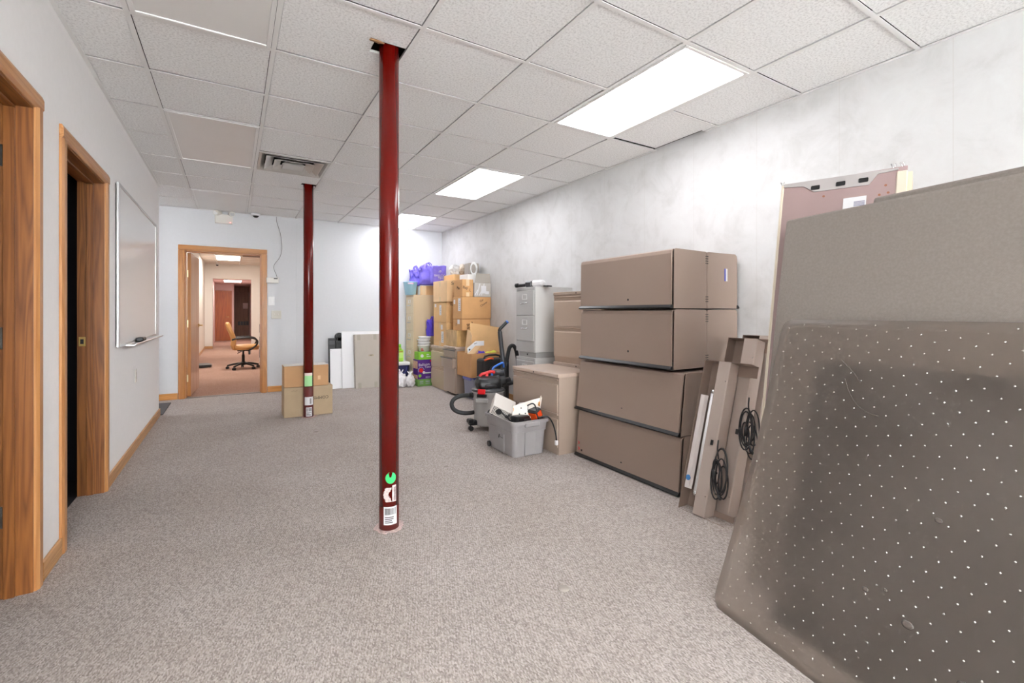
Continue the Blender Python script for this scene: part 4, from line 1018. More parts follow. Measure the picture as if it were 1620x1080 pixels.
cbox('kraft box with open side standing left behind the purple carton', 2.50, 2.72, 7.262, 7.268, 0.001, .001+.55, KRAFT, group=None) if False else None
def pail(mb): pass
for k, (dx, lab) in enumerate(((0, 'white plastic pail with red print, lowest of the nested stack'), (.002, 'nested white plastic pail, second from bottom of the stack'), (-.004, 'nested white plastic pail, third in the stack'), (.014, 'white plastic pail at the top of the nested stack'))):
    t = thing('plastic_pail', lab, 'pail', (2.655+dx, 7.14, .5465+.045*k), 0, 'nested white pails')
    h = .105; r0, r1 = .078, .095
    z0 = 0
    q = MB(); q.lathe([(r0, z0), (r1, h), (r1+.006, h), (r1+.006, h-.012), (r1+.009, h-.012), (r1+.009, h+.004), (r1-.003, h+.004), (r0-.004, z0+.006), (.001, z0+.006)] if k == 0 else [(r0+.006, .052), (r1, h), (r1+.006, h), (r1+.006, h-.012), (r1+.009, h-.012), (r1+.009, h+.004), (r1-.003, h+.004), (r0+.003, .052)], 28)
    q.build('body', WHITEP, t)
    if k == 0:
        q = MB(); A = math.atan2(-7.1, -2.6); cyl_patch(q, 0, 0, .0815, A-.55, A-.05, .018, .03, 4, .004); cyl_patch(q, 0, 0, .083, A-.55, A-.15, .04, .052, 4, .004); q.build('red_print', REDP, t)
t = thing('cooler', 'navy blue cooler box with white lid against the far wall', 'cooler', (2.267, 7.49, 0))
q = MB(); tub_shell(q, .205, .13, .22, .145, .001, .315, .02, .04); q.build('body', pm('navy_plastic', (40,42,84), .4), t)
q = MB(); q.box(-.23, .23, -.16, .16, .316, .372, .02, seg=3); q.build('lid', WHITEP, t)
q = MB(); q.tube([(-.17, -.145, .29), (-.15, -.172, .20), (0, -.176, .17), (.15, -.172, .20), (.17, -.145, .29)], .008, 6, sm=2); q.build('handle', pm('navy_light', (50,56,130), .4), t)
t = thing('detergent_jug', 'lime green plastic jug standing on the white cooler lid', 'jug', (2.345, 7.45, .373))
q = MB(); q.box(-.062, .062, -.045, .045, 0, .20, .018, seg=2); q.cyl(.05, (0, 0, .19), (0, 0, .24), 20, .024); q.build('body', pm('lime_plastic', (168,224,84), .3), t)
q = MB(); q.cyl(.028, (0, 0, .24), (0, 0, .285), 18); q.build('cap', pm('lime_cap', (120,210,50), .4), t)
q = MB(); q.box(-.05, .05, -.047, -.0455, .06, .15); q.build('label', pm('lime_label', (196,236,130), .4), t); q = MB(); q.box(-.04, .04, -.048, -.047, .155, .165); q.build('red_band', REDP, t)

# leaning boards at the far wall
def lean(name, label, cat, x0, x1, ybot, h, th, mat, ang_, group=None, rz=0):
    t = thing(name, label, cat, ((x0+x1)/2, ybot, 0), rz, group, rot=(-ang_, 0, rz))
    a = (x1-x0)/2; MB().box(-a, a, 0, th, 0.0, h, .003).build('panel', mat, t); return t
t = lean('flat_carton', 'tall flat grey cardboard carton leaning beside the white panels', 'carton', 1.625, 2.015, 7.33, .84, .10, CARTON, .09)
for x in (-.16, .09):
    for z in (0, .75): MB().box(x, x+.05, -.0012, 0, z, z+.088).build('packing_tape', pm('grey_tape', (170,162,148), .3), t)
q = MB(); q.box(.01, .09, -.0012, 0, .49, .52); q.build('label', pm('tan_label', (176,164,140), .5), t); text('printed_word', '987', .03, INK, (.05, -.0016, .505), '-y', t)
t = lean('wall_panel', 'wide white flat panel leaning behind the grey carton', 'panel', 1.45, 2.10, 7.455, .885, .018, FOAM, .07)
q = MB(); q.box(-.325, .325, -.0012, 0, .875, .884); q.build('top_edge', WHITEP, t)
t = lean('wall_panel', 'narrow low white panel, leftmost of the leaning boards', 'panel', 1.285, 1.455, 7.50, .615, .018, FOAM, .06)
q = MB(); q.cyl(.004, (-.07, -.001, .59), (-.07, 0, .59), 8); q.build('screw', CHROME, t)
t = lean('speaker_box', 'tall black rectangular case behind the low white panel', 'case', 1.275, 1.375, 7.555, .78, .06, BLACK, .05)
q = MB(); q.box(-.04, .04, -.001, 0, .68, .74); q.build('grille', DKGREY, t)
t = thing('black_fan', 'black rounded appliance with curved top behind the white panels', 'appliance', (1.43, 7.56, 0), 0)
q = MB(); q.box(-.06, .06, 0, .08, .0, .80, .01); q.cyl(.062, (0, 0, .80), (0, .08, .80), 28); q.build('body', BLACK, t); q = MB(); q.tube([(-.03, -.006, .70), (-.035, -.006, .80), (0, -.006, .84), (.035, -.006, .80)], .005, 6, sm=1); q.build('trim', DKGREY, t)

# ================================================================== vacuums
def shop_vac():
    t = thing('shop_vacuum', 'grey drum wet-dry vacuum with black motor head and red handle', 'vacuum cleaner', (2.22, 4.13, 0), -.25)
    DR = pm('drum_grey', (186,184,182), .4)
    q = MB(); q.lathe([(.001, .05), (.135, .05), (.142, .07), (.150, .30), (.156, .31), (.158, .375), (.166, .378), (.166, .39), (.001, .39)], 40); q.build('drum', DR, t)
    q = MB(); q.lathe([(.168, .388), (.172, .394), (.168, .404), (.15, .412), (.13, .42), (.001, .42)], 40); q.build('lid_rim', DKGREY, t)
    q = MB(); q.blob((0, 0, .455), .135, .115, .075, 4, .05, 2, 2, box=.35); q.box(-.125, .125, -.02, .02, .47, .535, .015, seg=2); q.box(.10, .19, -.045, .045, .44, .51, .015, seg=2); q.build('motor_head', BLACK, t)
    q = MB(); q.lathe([(.118, .44), (.122, .45), (.118, .46)], 30); q.build('vent_band', DKGREY, t)
    q = MB(); q.tube([(-.085, 0, .53), (-.07, 0, .552), (-.02, 0, .562), (.02, 0, .575), (.05, 0, .575), (.065, 0, .562)], .016, 10, sm=1); q.box(-.035, .0, -.015, .015, .53, .57, .005); q.build('handle', REDP, t)
    for an in (-2.2, .9):
        c_, s_ = math.cos(an), math.sin(an); M = Matrix.Rotation(an, 4, 'Z')
        q = MB(); q.box(.158, .186, -.038, .038, .375, .425, .006, M); q.build('latch', REDP, t)
        q = MB(); q.box(.150, .182, -.05, .05, .345, .374, .006, M); q.build('latch_catch', BLACK, t); q = MB(); q.box(.150, .18, -.065, .065, .29, .335, .008, M); q.build('grip', DR, t)
    for an in (3.35, 1.7, .2, -1.35):
        c_, s_ = math.cos(an), math.sin(an); M = Matrix.Rotation(an, 4, 'Z')
        q = MB(); q.box(.11, .215, -.035, .035, .055, .105, .012, M); q.box(.17, .225, -.04, .04, .075, .12, .01, M); q.build('caster_foot', BLACK, t)
        q = MB(); p = M @ Vector((.192, 0, .024)); d = M @ Vector((0, .018, 0)); q.cyl(.024, p-d, p+d, 14); q.cyl(.007, p, p+Vector((0, 0, .04)), 8); q.build('caster', BLACK, t)
    # ribbed hose looping to the left
    P = [(-.14, -.0, .34), (-.20, .02, .345), (-.27, .05, .34), (-.345, .05, .31), (-.375, .03, .26), (-.35, .0, .205), (-.27, -.02, .175), (-.18, -.01, .17), (-.12, .02, .175), (-.155, .10, .18)][:9]
    q = MB(); q.tube(P, lambda u: .021, 12, sm=3); q.build('hose', BLKR, t)
    q = MB(); q.cyl(.028, (-.125, 0, .345), (-.19, .015, .345), 16); q.build('hose_cuff', BLACK, t)
    q = MB(); q.tube([(.16, .03, .47), (.2, .05, .46), (.22, .09, .40), (.20, .12, .36)], .006, 6, sm=2); q.build('power_cord', BLACK, t)
    q = MB(); q.cyl(.03, (.13, .0, .47), (.235, .03, .48), 16); q.build('exhaust_port', DKGREY, t)
    return t
shop_vac()
t = thing('carpet_cleaner', 'upright black carpet cleaner with tall curved handle behind the drum vacuum', 'vacuum cleaner', (2.64, 4.58, 0), 0)
q = MB(); q.tube([(.0, .0, .09), (.01, 0, .35), (.03, .0, .55), (.01, .02, .74), (-.01, .02, .90), (-.015, .02, .96)], lambda u: .034 if u < .5 else .026, 10, sm=2); q.build('spine', DKGREY, t)
q = MB(); q.tube([(-.015, .02, .95), (-.02, .02, .985), (.02, .0, 1.03), (.055, -.02, 1.07)], .02, 10, sm=2); q.build('handle_grip', BLACK, t)
q = MB(); q.cyl(.0195, (.050, -.018, 1.062), (.062, -.023, 1.078), 10); q.build('handle_end', BLUEP, t)
q = MB(); q.tube([(.05, .02, .50), (.10, .03, .70), (.12, .03, .78), (.17, .02, .80), (.20, 0, .72), (.21, -.02, .55), (.17, -.02, .30)], .023, 10, sm=2); q.build('hose', BLKR, t)
q = MB(); q.box(-.16, .16, -.20, .02, .025, .10, .02, seg=2); q.build('floor_head', BLACK, t)
q = MB()
for x in (-.165, .165): q.cyl(.04, (x-.01, .0, .04), (x+.01, .0, .04), 18)
q.build('wheel', BLACK, t)
q = MB(); q.cyl(.075, (-.11, -.10, .36), (-.11, -.10, .48), 24, .08); q.cyl(.08, (-.11, -.10, .49), (-.11, -.10, .54), 24, .07); q.build('dirt_tank', pm('smoky_tank', (92,94,98), .2), t)
q = MB(); q.cyl(.07, (-.08, -.10, .10), (-.11, -.10, .36), 24); q.build('motor_body', BLACK, t)
q = MB(); q.tube([(-.20, -.13, .40), (-.205, -.14, .53), (-.19, -.14, .575), (-.08, -.12, .61), (-.04, -.10, .615), (-.03, -.09, .56)], .012, 8, sm=2); q.build('carry_handle', BLUEP, t)
q = MB(); q.cyl(.032, (-.02, -.12, .38), (.20, -.16, .42), 16); q.build('side_tube', DKGREY, t)
t = thing('tool_bag', 'black tool case with orange tag behind the drum vacuum', 'tool bag', (2.79, 5.12, 0))
q = MB(); q.box(-.16, .22, -.10, .10, .0, .60, .03, seg=2); q.build('body', pm('black_nylon', (40,38,38), .7, bump=.4, bscale=90), t)
q = MB(); q.tube([(-.10, 0, .59), (-.08, 0, .64), (.12, 0, .64), (.14, 0, .59)], .012, 8, sm=1); q.build('handle', BLACK, t)
q = MB(); q.tube([(-.14, -.09, .585), (-.10, -.10, .60), (-.05, -.10, .61), (-.02, -.1, .60)], .012, 6); q.build('orange_tag', pm('orange', (236,92,34), .5), t)
q = MB(); q.cyl(.055, (-.02, -.112, .46), (-.02, -.10, .46), 24); q.build('round_badge', DKGREY, t)
t = thing('cord_bundle', 'tangle of thin black cords beside the low file cabinet top', 'cord', (2.86, 4.42, 0)); 
q = MB(); rn = random.Random(4)
for k in range(5):
    q.tube([(0+.02*k, .0, .02), (.01*k, .02*k, .35), (.0+.02*k, .03, .62+.02*k), (-.03+.04*k, -.06, .70-.02*k), (.03*k, -.12, .60)], .005, 6, sm=2)
q.build('cords', BLACK, t)

# ================================================================== grey tote with junk
tt = thing('storage_tote', 'grey plastic storage tote full of electronics on the carpet', 'storage tote', (2.09, 3.385, 0), .0)
TOTE = pm('tote_grey', (152,148,148), .42, var=.07, scale=5)
q = MB(); tub_shell(q, .148, .215, .160, .228, .001, .205, .004, .035); tub_shell(q, .166, .236, .174, .246, .200, .285, .004, .04)
t_ = bmesh.new(); t_.free()
q.build('tub', TOTE, tt)
q = MB()
def rim(mb, a, b, w_, z0, z1, rr=.04):
    t_ = bmesh.new(); n = 5
    def ring(A, B_, z, r_):
        o = []
        for sx, sy, st in ((1, 1, 0), (-1, 1, 1), (-1, -1, 2), (1, -1, 3)):
            for k in range(n+1):
                an = (st+k/n)*PI/2; o.append(t_.verts.new((sx*(A-r_)+r_*math.cos(an), sy*(B_-r_)+r_*math.sin(an), z)))
        return o
    R = [ring(a, b, z0, rr), ring(a+w_, b+w_, z0, rr+w_), ring(a+w_, b+w_, z1, rr+w_), ring(a, b, z1, rr)]
    m_ = len(R[0])
    for i in range(4):
        for k in range(m_): t_.faces.new((R[i][k], R[i][(k+1) % m_], R[(i+1) % 4][(k+1) % m_], R[(i+1) % 4][k]))
    mb.merge(t_, smooth=False)
rim(q, .166, .238, .020, .284, .294); rim(q, .182, .254, .004, .268, .286, .045); rim(q, .158, .226, .014, .200, .206)
q.build('rim', TOTE, tt)
for s_ in (-1, 1):
    q = MB(); q.box(-.07, .07, s_*.246-.022, s_*.246+.022, .245, .285, .008); q.build('handle', TOTE, tt)
q = MB(); q.box(-.055, .055, -.2315, -.214, .01, .2, .004); q.build('end_rib', TOTE, tt); q = MB(); q.box(-.1625, -.150, -.07, .10, .01, .165, .004); q.build('side_rib', TOTE, tt)
q = MB(); q.tube([(-.1635, -.0, .15), (-.1635, .012, .12), (-.1635, .004, .125)], .004, 5); q.tube([(-.1635, -.01, .135), (-.1635, -.03, .128), (-.1635, -.06, .13)], .0018, 5); q.build('ink_mark', INK, tt)
for s_ in (1,):
    q = MB(); q.cyl(.024, (-.168, .19, .026), (-.150, .19, .026), 16); q.cyl(.024, (.150, .19, .026), (.168, .19, .026), 16); q.build('wheel', BLACK, tt)
def jk(name, label, cat, loc, rot): return thing(name, label, cat, loc, 0, rot=rot)
t = jk('power_supply', 'white metal box with perforated end and round holes in the tote', 'power supply', (2.02, 3.52, .315), (.2, .45, -.5))
q = MB(); q.box(-.10, .10, -.16, .12, 0, .085, .004); q.build('case', pm('ivory_metal', (226,220,212), .4), t)
q = MB(); q.box(-.094, .094, -.1608, -.16, .005, .08); q.build('perforated_plate', pm('mesh_plate', (196,190,182), .5), t)
q = MB()
for k in range(14):
    for j in range(6): q.box(-.086+.0125*k, -.079+.0125*k, -.1616, -.1608, .010+.0115*j, .0165+.0115*j)
q.build('perforations', BLACK, t)['kind'] = 'stuff'
q = MB(); q.cyl(.026, (-.03, -.163, .045), (-.03, -.16, .045), 20); q.cyl(.014, (.045, -.163, .035), (.045, -.16, .035), 16); q.build('hole', BLACK, t)
t = jk('sheet_metal_bracket', 'tilted cream sheet-metal bracket with rust spots sticking out of the tote', 'bracket', (2.12, 3.25, .285), (-.3, .12, -.5))
q = MB(); q.prism([(-.13, -.02), (-.05, -.04), (.10, .06), (.11, .19), (.04, .165), (-.13, .09)], 'y', 0, .003); q.box(.095, .10, -.03, .02, .06, .20, .001); q.box(-.132, -.128, -.03, .02, .0, .10, .001); q.build('plate', pm('cream_metal', (238,230,218), .45, var=.08, scale=9), t)
q = MB()
for x, z in ((-.06, .08), (-.02, .04), (.04, .09), (.06, .05), (-.07, .03)): q.cyl(.006, (x, -.0015, z), (x, -.0, z), 10)
q.box(-.005, .0, -.0012, 0, .07, .12); q.box(-.055, -.015, -.0012, 0, .015, .019); q.build('holes', BLACK, t)
q = MB(); q.blob((.09, -.015, .13), .010, .004, .02, 2, .3, 3, 1); q.blob((-.126, -.002, .06), .006, .004, .02, 2, .3, 3, 2); q.build('rust_spot', pm('rust', (206,140,70), .8), t)
t = jk('cord_bundle', 'black cables filling the left side of the tote', 'cables', (1.99, 3.44, .23), (0, 0, 0))
q = MB(); rn = random.Random(11)
for k in range(9):
    cx, cy = rn.uniform(-.03, .05), rn.uniform(-.12, .10); rr = rn.uniform(.03, .055)
    q.tube([(cx+rr*math.cos(a_), cy+rr*math.sin(a_)*1.4, .03+.012*k*.6+.015*math.sin(a_*2+k)) for a_ in [2*PI*i/18 for i in range(19)]], .006, 6)
q.build('cables', BLACK, t)
t = jk('cable', 'pale grey cable looping over the left rim of the tote', 'cable', (1.98, 3.50, .28), (0, 0, .4))
q = MB(); q.tube([(-.04, -.02, .0), (-.045, -.06, .05), (-.02, -.10, .06), (.01, -.14, .0), (-.04, -.12, -.02)], .005, 6, sm=2); q.build('loop', PLAST, t)
t = jk('appliance_base', 'black and orange power tool body in the right of the tote', 'power tool', (2.215, 3.25, .245), (.0, -.45, .3))
q = MB(); q.box(-.03, .05, -.06, .08, .0, .13, .014); q.build('housing', BLACK, t)
q = MB(); q.box(-.038, -.03, -.055, .03, .02, .11, .003); q.box(-.02, .03, -.062, -.06, .06, .115, .001); q.build('orange_panel', pm('tool_orange', (226,76,24), .4), t)
t = jk('black_adapter', 'rounded black plastic housing in the front of the tote', 'device', (2.06, 3.25, .235), (0, .1, .4))
q = MB(); q.box(-.10, .10, -.04, .05, 0, .085, .02, seg=2); q.build('housing', BLACK, t); q = MB(); q.box(-.03, .09, -.041, -.04, .02, .06, .004); q.build('dark_panel', DKGREY, t)
t = jk('round_lamp_shade', 'dull grey rounded dome behind the cream bracket in the tote', 'dome', (2.17, 3.40, .275), (0, 0, 0))
q = MB(); q.lathe([(.075, .0), (.072, .05), (.055, .09), (.03, .11), (.001, .115)], 24); q.build('dome', pm('dome_grey', (190,184,182), .4), t)
t = thing('hanging_cable', 'black power cord with white plug hanging over the tote edge by the file', 'cord', (0, 0, 0))
q = MB(); q.tube([(2.10, 3.22, .40), (2.15, 3.20, .425), (2.175, 3.19, .37), (2.17, 3.18, .31), (2.19, 3.17, .302), (2.235, 3.155, .312), (2.262, 3.13, .302), (2.268, 3.08, .25), (2.268, 3.045, .17), (2.268, 3.04, .13)], .006, 8, sm=2); q.build('cord', BLACK, t)
q = MB(); q.box(2.255, 2.281, 3.028, 3.052, .09, .13, .005); q.build('plug', WHITEP, t)

# ================================================================== leaning task-light shelves
def shelf_light(label, loc, L, W, lean_, tube=True, cord=True, seed=0, rz=0):
    t = thing('task_light_shelf', label, 'light fixture', loc, rz, 'leaning under-shelf light fixtures', rot=(0, lean_, rz))
    M_ = TAUPE_D; th = .002; D = .055
    q = MB(); q.box(D, D+th, 0, W, 0, L); q.box(0, D, 0, th, 0, L); q.box(0, D, th, W, 0, th); q.box(0, D, th, W, L-th, L)
    q.box(D-.02, D, W-th, W, 0, L)
    q.build('tray', TAUPE, t)
    # raised ballast channel
    y0, y1 = W*.36, W*.60
    q = MB(); q.prism([(D, y0), (.0-.01, y0+.006), (-.012, y0+.012), (-.012, y1-.012), (-.01, y1-.006), (D, y1)], 'z', .006, L-.006); q.build('ballast_channel', TAUPE, t)
    # end brackets
    q = MB(); q.box(-.012, D, .002, y0, L-.004, L-.001); q.box(-.05, D, .0, y0*.4, .001, .004); q.build('end_cap', TAUPE_D, t)
    if tube:
        q = MB(); q.cyl(.013, (.03, W*.78 if False else .085, .14), (.03, .085, L-.17), 14); q.build('fluorescent_tube', pm('tube_white', (240,238,238), .3), t)
        q = MB(); q.cyl(.0145, (.03, .085, .12), (.03, .085, .145), 12); q.cyl(.0145, (.03, .085, L-.172), (.03, .085, L-.15), 12); q.build('tube_socket', CHROME, t)
        q = MB(); q.prism([(.01, .006), (-.004, .03), (-.004, .06), (.01, .068), (.016, .066), (.004, .056), (.004, .03), (.014, .008)], 'z', .14, L-.20); q.build('prismatic_lens', pm('prism_lens', (216,208,204), .25), t)
        q = MB(); q.cyl(.014, (-.0055, .045, .19), (-.004, .045, .19), 16); q.build('blue_sticker', pm('blue_sticker', (70,130,190), .4), t)
    ys = (y0+y1)/2
    q = MB(); q.box(-.017, -.012, ys-.008+.02, ys+.008+.02, L*.40, L*.40+.026, .001); q.build('rocker_switch', BLACK, t)
    if cord:
        rn = random.Random(seed); q = MB(); yc = W*.62-.5*W*.3 if False else .02
        yb = -.0
        # right-hand bay: cord leaves the channel and hangs in a bundled coil
        ye = y0
        q.tube([(.0, y0-.004, L*.38), (-.03, y0-.02, L*.37), (-.03, y0-.03, L*.31), (-.02, y0-.035, L*.27)], .004, 6, sm=1)
        for k in range(6):
            rr = .028+.006*rn.random(); zc = L*.20+.012*rn.uniform(-1, 1)
            q.tube([(-.02+.006*k+.008*math.sin(a_), y0-.045+rr*math.cos(a_), zc+rr*2.6*math.sin(a_)) for a_ in [2*PI*i/20 for i in range(21)]], .0045, 6)
        q.build('power_cord', BLKR, t)
    return t
def shelf(label, loc, L, W, lean_, **kw):
    """channel nearer the far side: mirror so the tube is on the far (left in photo) side"""
    t = thing('task_light_shelf', label, 'light fixture', loc, 0, 'leaning under-shelf light fixtures', rot=(0, lean_, kw.get('rz', 0)))
    th = .002; D = .08; DB = .0
    # y=0 is the side nearest the camera, y=W the far side
    a, b = W*.40, W*.66
    q = MB(); q.box(D, D+th, a, W, 0, L); q.box(0, D, W-th, W, 0, L); q.box(.0, D, 0, W-th, 0, th); q.box(0, D, 0, W-th, L-th, L); q.build('tray', TAUPE, t)
    q = MB(); q.box(D-.002, D, 0, a, 0, .055); q.build('end_lip_bottom', TAUPE, t)
    q = MB(); q.box(D-.002, D, 0, a, L-.07, L); q.build('end_lip_top', TAUPE, t)
    q = MB(); q.prism([(D, a), (-.006, a), (-.01, a+.006), (-.01, b-.006), (-.006, b), (D, b)], 'z', .006, L-.004); q.build('ballast_channel', pm('channel_metal', (178,164,154), .4), t)
    if kw.get('tube', True):
        yt = b+(W-b)*.25
        q = MB(); q.cyl(.013, (.028, yt, .12), (.028, yt, L-.20), 14); q.build('fluorescent_tube', pm('tube_white', (240,238,238), .3), t)
        MB().cyl(.0145, (.028, yt, .10), (.028, yt, .122), 12).build('tube_socket', CHROME, t); MB().cyl(.0145, (.028, yt, L-.202), (.028, yt, L-.18), 12).build('tube_socket', CHROME, t)
        q = MB(); q.prism([(.02, W-.004), (-.004, W-.02), (-.006, W-.05), (.008, W-.062), (.014, W-.06), (.002, W-.048), (.004, W-.022), (.026, W-.008)], 'z', .13, L-.22); q.build('prismatic_lens', pm('prism_lens', (216,208,204), .25), t)
        q = MB(); q.cyl(.016, (-.0075, W-.036, .19), (-.0045, W-.036, .19), 16); q.build('blue_sticker', pm('blue_sticker', (70,130,190), .4), t)
    q = MB(); q.box(-.015, -.010, a+.022, a+.038, L*.45, L*.45+.03, .001); q.build('rocker_switch', BLACK, t)
    q = MB(); q.cyl(.003, (-.012, a+.012, L-.12), (-.01, a+.012, L-.12), 8); q.cyl(.003, (-.012, a+.012, .12), (-.01, a+.012, .12), 8); q.build('screw', CHROME, t)
    if kw.get('cord', True):
        rn = random.Random(kw.get('seed', 1)); q = MB(); zc0 = kw.get('zc', .25)*L
        q.tube([(.0, a-.001, zc0+.20), (-.03, a-.02, zc0+.20), (-.04, a-.03, zc0+.15), (-.02, a-.035, zc0+.10)], .004, 6, sm=2)
        for k in range(7):
            rr = .020+.022*rn.random(); zc = zc0+.045*rn.uniform(-1, 1); yc = a-.045+.022*rn.uniform(-1, 1)
            q.tube([(-.03+.007*k+.01*math.sin(a_), yc+rr*math.cos(a_)+.02*math.sin(a_), zc+rr*2.9*math.sin(a_)) for a_ in [2*PI*i/22 for i in range(23)]], .0042, 6)
        q.tube([(-.03, a-.045, zc0+.02), (-.045, a-.04, zc0+.03), (-.045, a-.05, zc0-.02)], .007, 6)
        q.tube([(-.02, a-.05, zc0-.05), (-.05, a-.09, zc0-.09)], .006, 6); q.build('power_cord', BLKR, t)
        q = MB(); q.cyl(.009, (-.05, a-.09, zc0-.09), (-.058, a-.11, zc0-.105), 8); q.build('plug', BLACK, t)
    return t
shelf('front leaning metal light fixture with white tube, switch and coiled black cord', (2.30, 1.555, .0), .915, .305, .283, seed=2, zc=.27)
shelf('second leaning metal light fixture behind the front one, black cord coil higher up', (2.41, 1.47, .0), 1.06, .33, .283, seed=5, zc=.47)
shelf('third leaning metal light fixture, rearmost against the wall, only its top showing', (2.53, 1.44, .0), 1.075, .34, .283, seed=9, tube=False, cord=False)

# ================================================================== leaning panels and mat in the right foreground
dirv = Vector((.174, .985, 0))
def lean_panel(p_bot, h, lean_dx, w_far, w_near):
    """corner points of a board: bottom line through p_bot along dirv; returns (farbot, nearbot, neartop, fartop)"""
    n = Vector((.985, -.174, 0))
    P = Vector(p_bot); up = Vector((0, 0, h))+n*lean_dx
    a = P+dirv*w_far; b = P-dirv*w_near
    return a, b, b+up, a+up
def fabric():
    m, nt, b = newmat('panel_fabric')
    tc = nd(nt, 'ShaderNodeTexCoord'); mp = nd(nt, 'ShaderNodeMapping'); mp.inputs['Rotation'].default_value = (.6, 0, 0)
    nt.links.new(tc.outputs['Object'], mp.inputs[0])
    wv = nd(nt, 'ShaderNodeTexWave'); wv.inputs['Scale'].default_value = 150; wv.inputs['Distortion'].default_value = 1.2; wv.inputs['Detail'].default_value = 1; wv.bands_direction = 'Z'
    nt.links.new(mp.outputs[0], wv.inputs['Vector'])
    n = nd(nt, 'ShaderNodeTexNoise'); n.inputs['Scale'].default_value = 120; nt.links.new(tc.outputs['Object'], n.inputs['Vector'])
    ad = nd(nt, 'ShaderNodeMath', operation='ADD'); nt.links.new(wv.outputs['Fac'], ad.inputs[0]); nt.links.new(n.outputs[0], ad.inputs[1])
    r = ramp(nt, [(.3, lin((137,129,123))), (.95, lin((162,153,145)))]); hf = nd(nt, 'ShaderNodeMath', operation='MULTIPLY'); hf.inputs[1].default_value = .6
    nt.links.new(ad.outputs[0], hf.inputs[0]); nt.links.new(hf.outputs[0], r.inputs[0]); nt.links.new(r.outputs[0], b.inputs['Base Color'])
    b.inputs['Roughness'].default_value = .9; b.inputs['Specular IOR Level'].default_value = .15
    bp = nd(nt, 'ShaderNodeBump'); bp.inputs['Strength'].default_value = .5; bp.inputs['Distance'].default_value = .003
    nt.links.new(ad.outputs[0], bp.inputs['Height']); nt.links.new(bp.outputs[0], b.inputs['Normal'])
    return m
FAB = fabric()
def board(name, label, cat, P, th, mat, parts=None, rnd_top=False, group=None):
    t = thing(name, label, cat, tuple(P[0]), 0, group)
    o = Vector(P[0]); q = MB(); q.slab([p-o for p in P], th); ob = q.build('panel', mat, t)
    return t, ob
# fabric cubicle panel (front): far-bottom, near-bottom, near-top, far-top
FP = lean_panel((1.915, 1.135, .0), 1.60, .245, .065, 1.50)
t, ob = board('fabric_partition', 'large taupe fabric-covered office partition leaning behind the clear mat', 'partition', FP, .045, FAB)
md = ob.modifiers.new('soft', 'BEVEL'); md.width = .012; md.segments = 3
FP2 = lean_panel((1.965, 1.03, .0), 1.648, .248, -.14, 1.40)
FP2 = [p+Vector((.06, -.0, 0)) for p in FP2]
t, ob = board('fabric_partition', 'second fabric office partition, only its top edge showing behind the first', 'partition', FP2, .045, FAB)
md = ob.modifiers.new('soft', 'BEVEL'); md.width = .012; md.segments = 3
# purple-brown work surface with metal bracket, standing on end
PURB = pm('mauve_laminate_back', (158,134,132), .45, var=.05, scale=3)
CREAM = pm('cream_edge', (214,202,182), .5)
top = [Vector((2.36, 1.265, 1.81)), Vector((2.49, .815, 1.81))]
b0, b1 = Vector((2.075, 1.265, .0)), Vector((2.205, .815, .0))
P = [b0, b1, top[1], top[0]]
t, ob = board('work_surface', 'mauve-brown desk top with barcode label leaning upright against the wall', 'desk top', P, .03, PURB)
o = P[0]; un = (P[1]-P[0]).normalized(); upv = (P[3]-P[0]).normalized(); nn = un.cross(upv).normalized(); Hh = (P[3]-P[0]).length; Wd = (P[1]-P[0]).length
Mx = Matrix((( un.x, upv.x, nn.x, 0), (un.y, upv.y, nn.y, 0), (un.z, upv.z, nn.z, 0), (0, 0, 0, 1)))
q = MB(); q.box(-.012, .0, 0, Hh, -.032, .002, .002, Mx); q.build('edge_band', CREAM, t)
q = MB(); q.box(Wd-.035, Wd+.001, 0, Hh-.02, -.0325, .004, .003, Mx); q.build('near_edge_band', CREAM, t)
q = MB(); q.prism([(.0, Hh+.004), (Wd-.03, Hh-.006), (Wd-.03, Hh-.014), (Wd-.10, Hh-.018), (Wd-.13, Hh-.062), (.13, Hh-.058), (.085, Hh-.022), (.0, Hh-.012)], 'z', .001, .006, Mx); q.build('metal_bracket', pm('bracket_grey', (178,172,170), .35, metal=.2), t)
for x in (.135, Wd/2, Wd-.15): MB().box(x-.018, x+.018, Hh-.048, Hh-.028, .006, .0068, .003, Mx).build('bracket_slot', BLACK, t)
q = MB()
for x, c_ in ((-.006, 0), (Wd-.015, 1), (Wd-.045, 2)):
    for k in range(2): MB().tube([Mx @ Vector((x+.006*k, Hh-.01, -.012)), Mx @ Vector((x+.008*k-.006, Hh+.010, -.008)), Mx @ Vector((x+.014*k-.012, Hh+.020, -.002))], .003, 5).build('hook', CHROME, t)
q = MB(); q.box(Wd-.22, Wd-.135, Hh-.20, Hh-.11, .001, .0018, 0, Mx); q.build('barcode_label', PAPER, t)
q = MB()
for k in range(9): q.box(Wd-.18, Wd-.14, Hh-.135-.006*k, Hh-.132-.006*k, .0018, .0022, 0, Mx)
q.build('barcode_print', pm('barcode_violet', (90,84,120), .6), t)
for x, yy in ((Wd-.07, .075), (Wd-.06, .11), (Wd-.09, .115), (.17, .085)): MB().cyl(.005, Mx @ Vector((x, Hh-yy, .0)), Mx @ Vector((x, Hh-yy, .0015)), 10).build('screw_hole', pm('hole_brown', (150,96,70), .7), t)
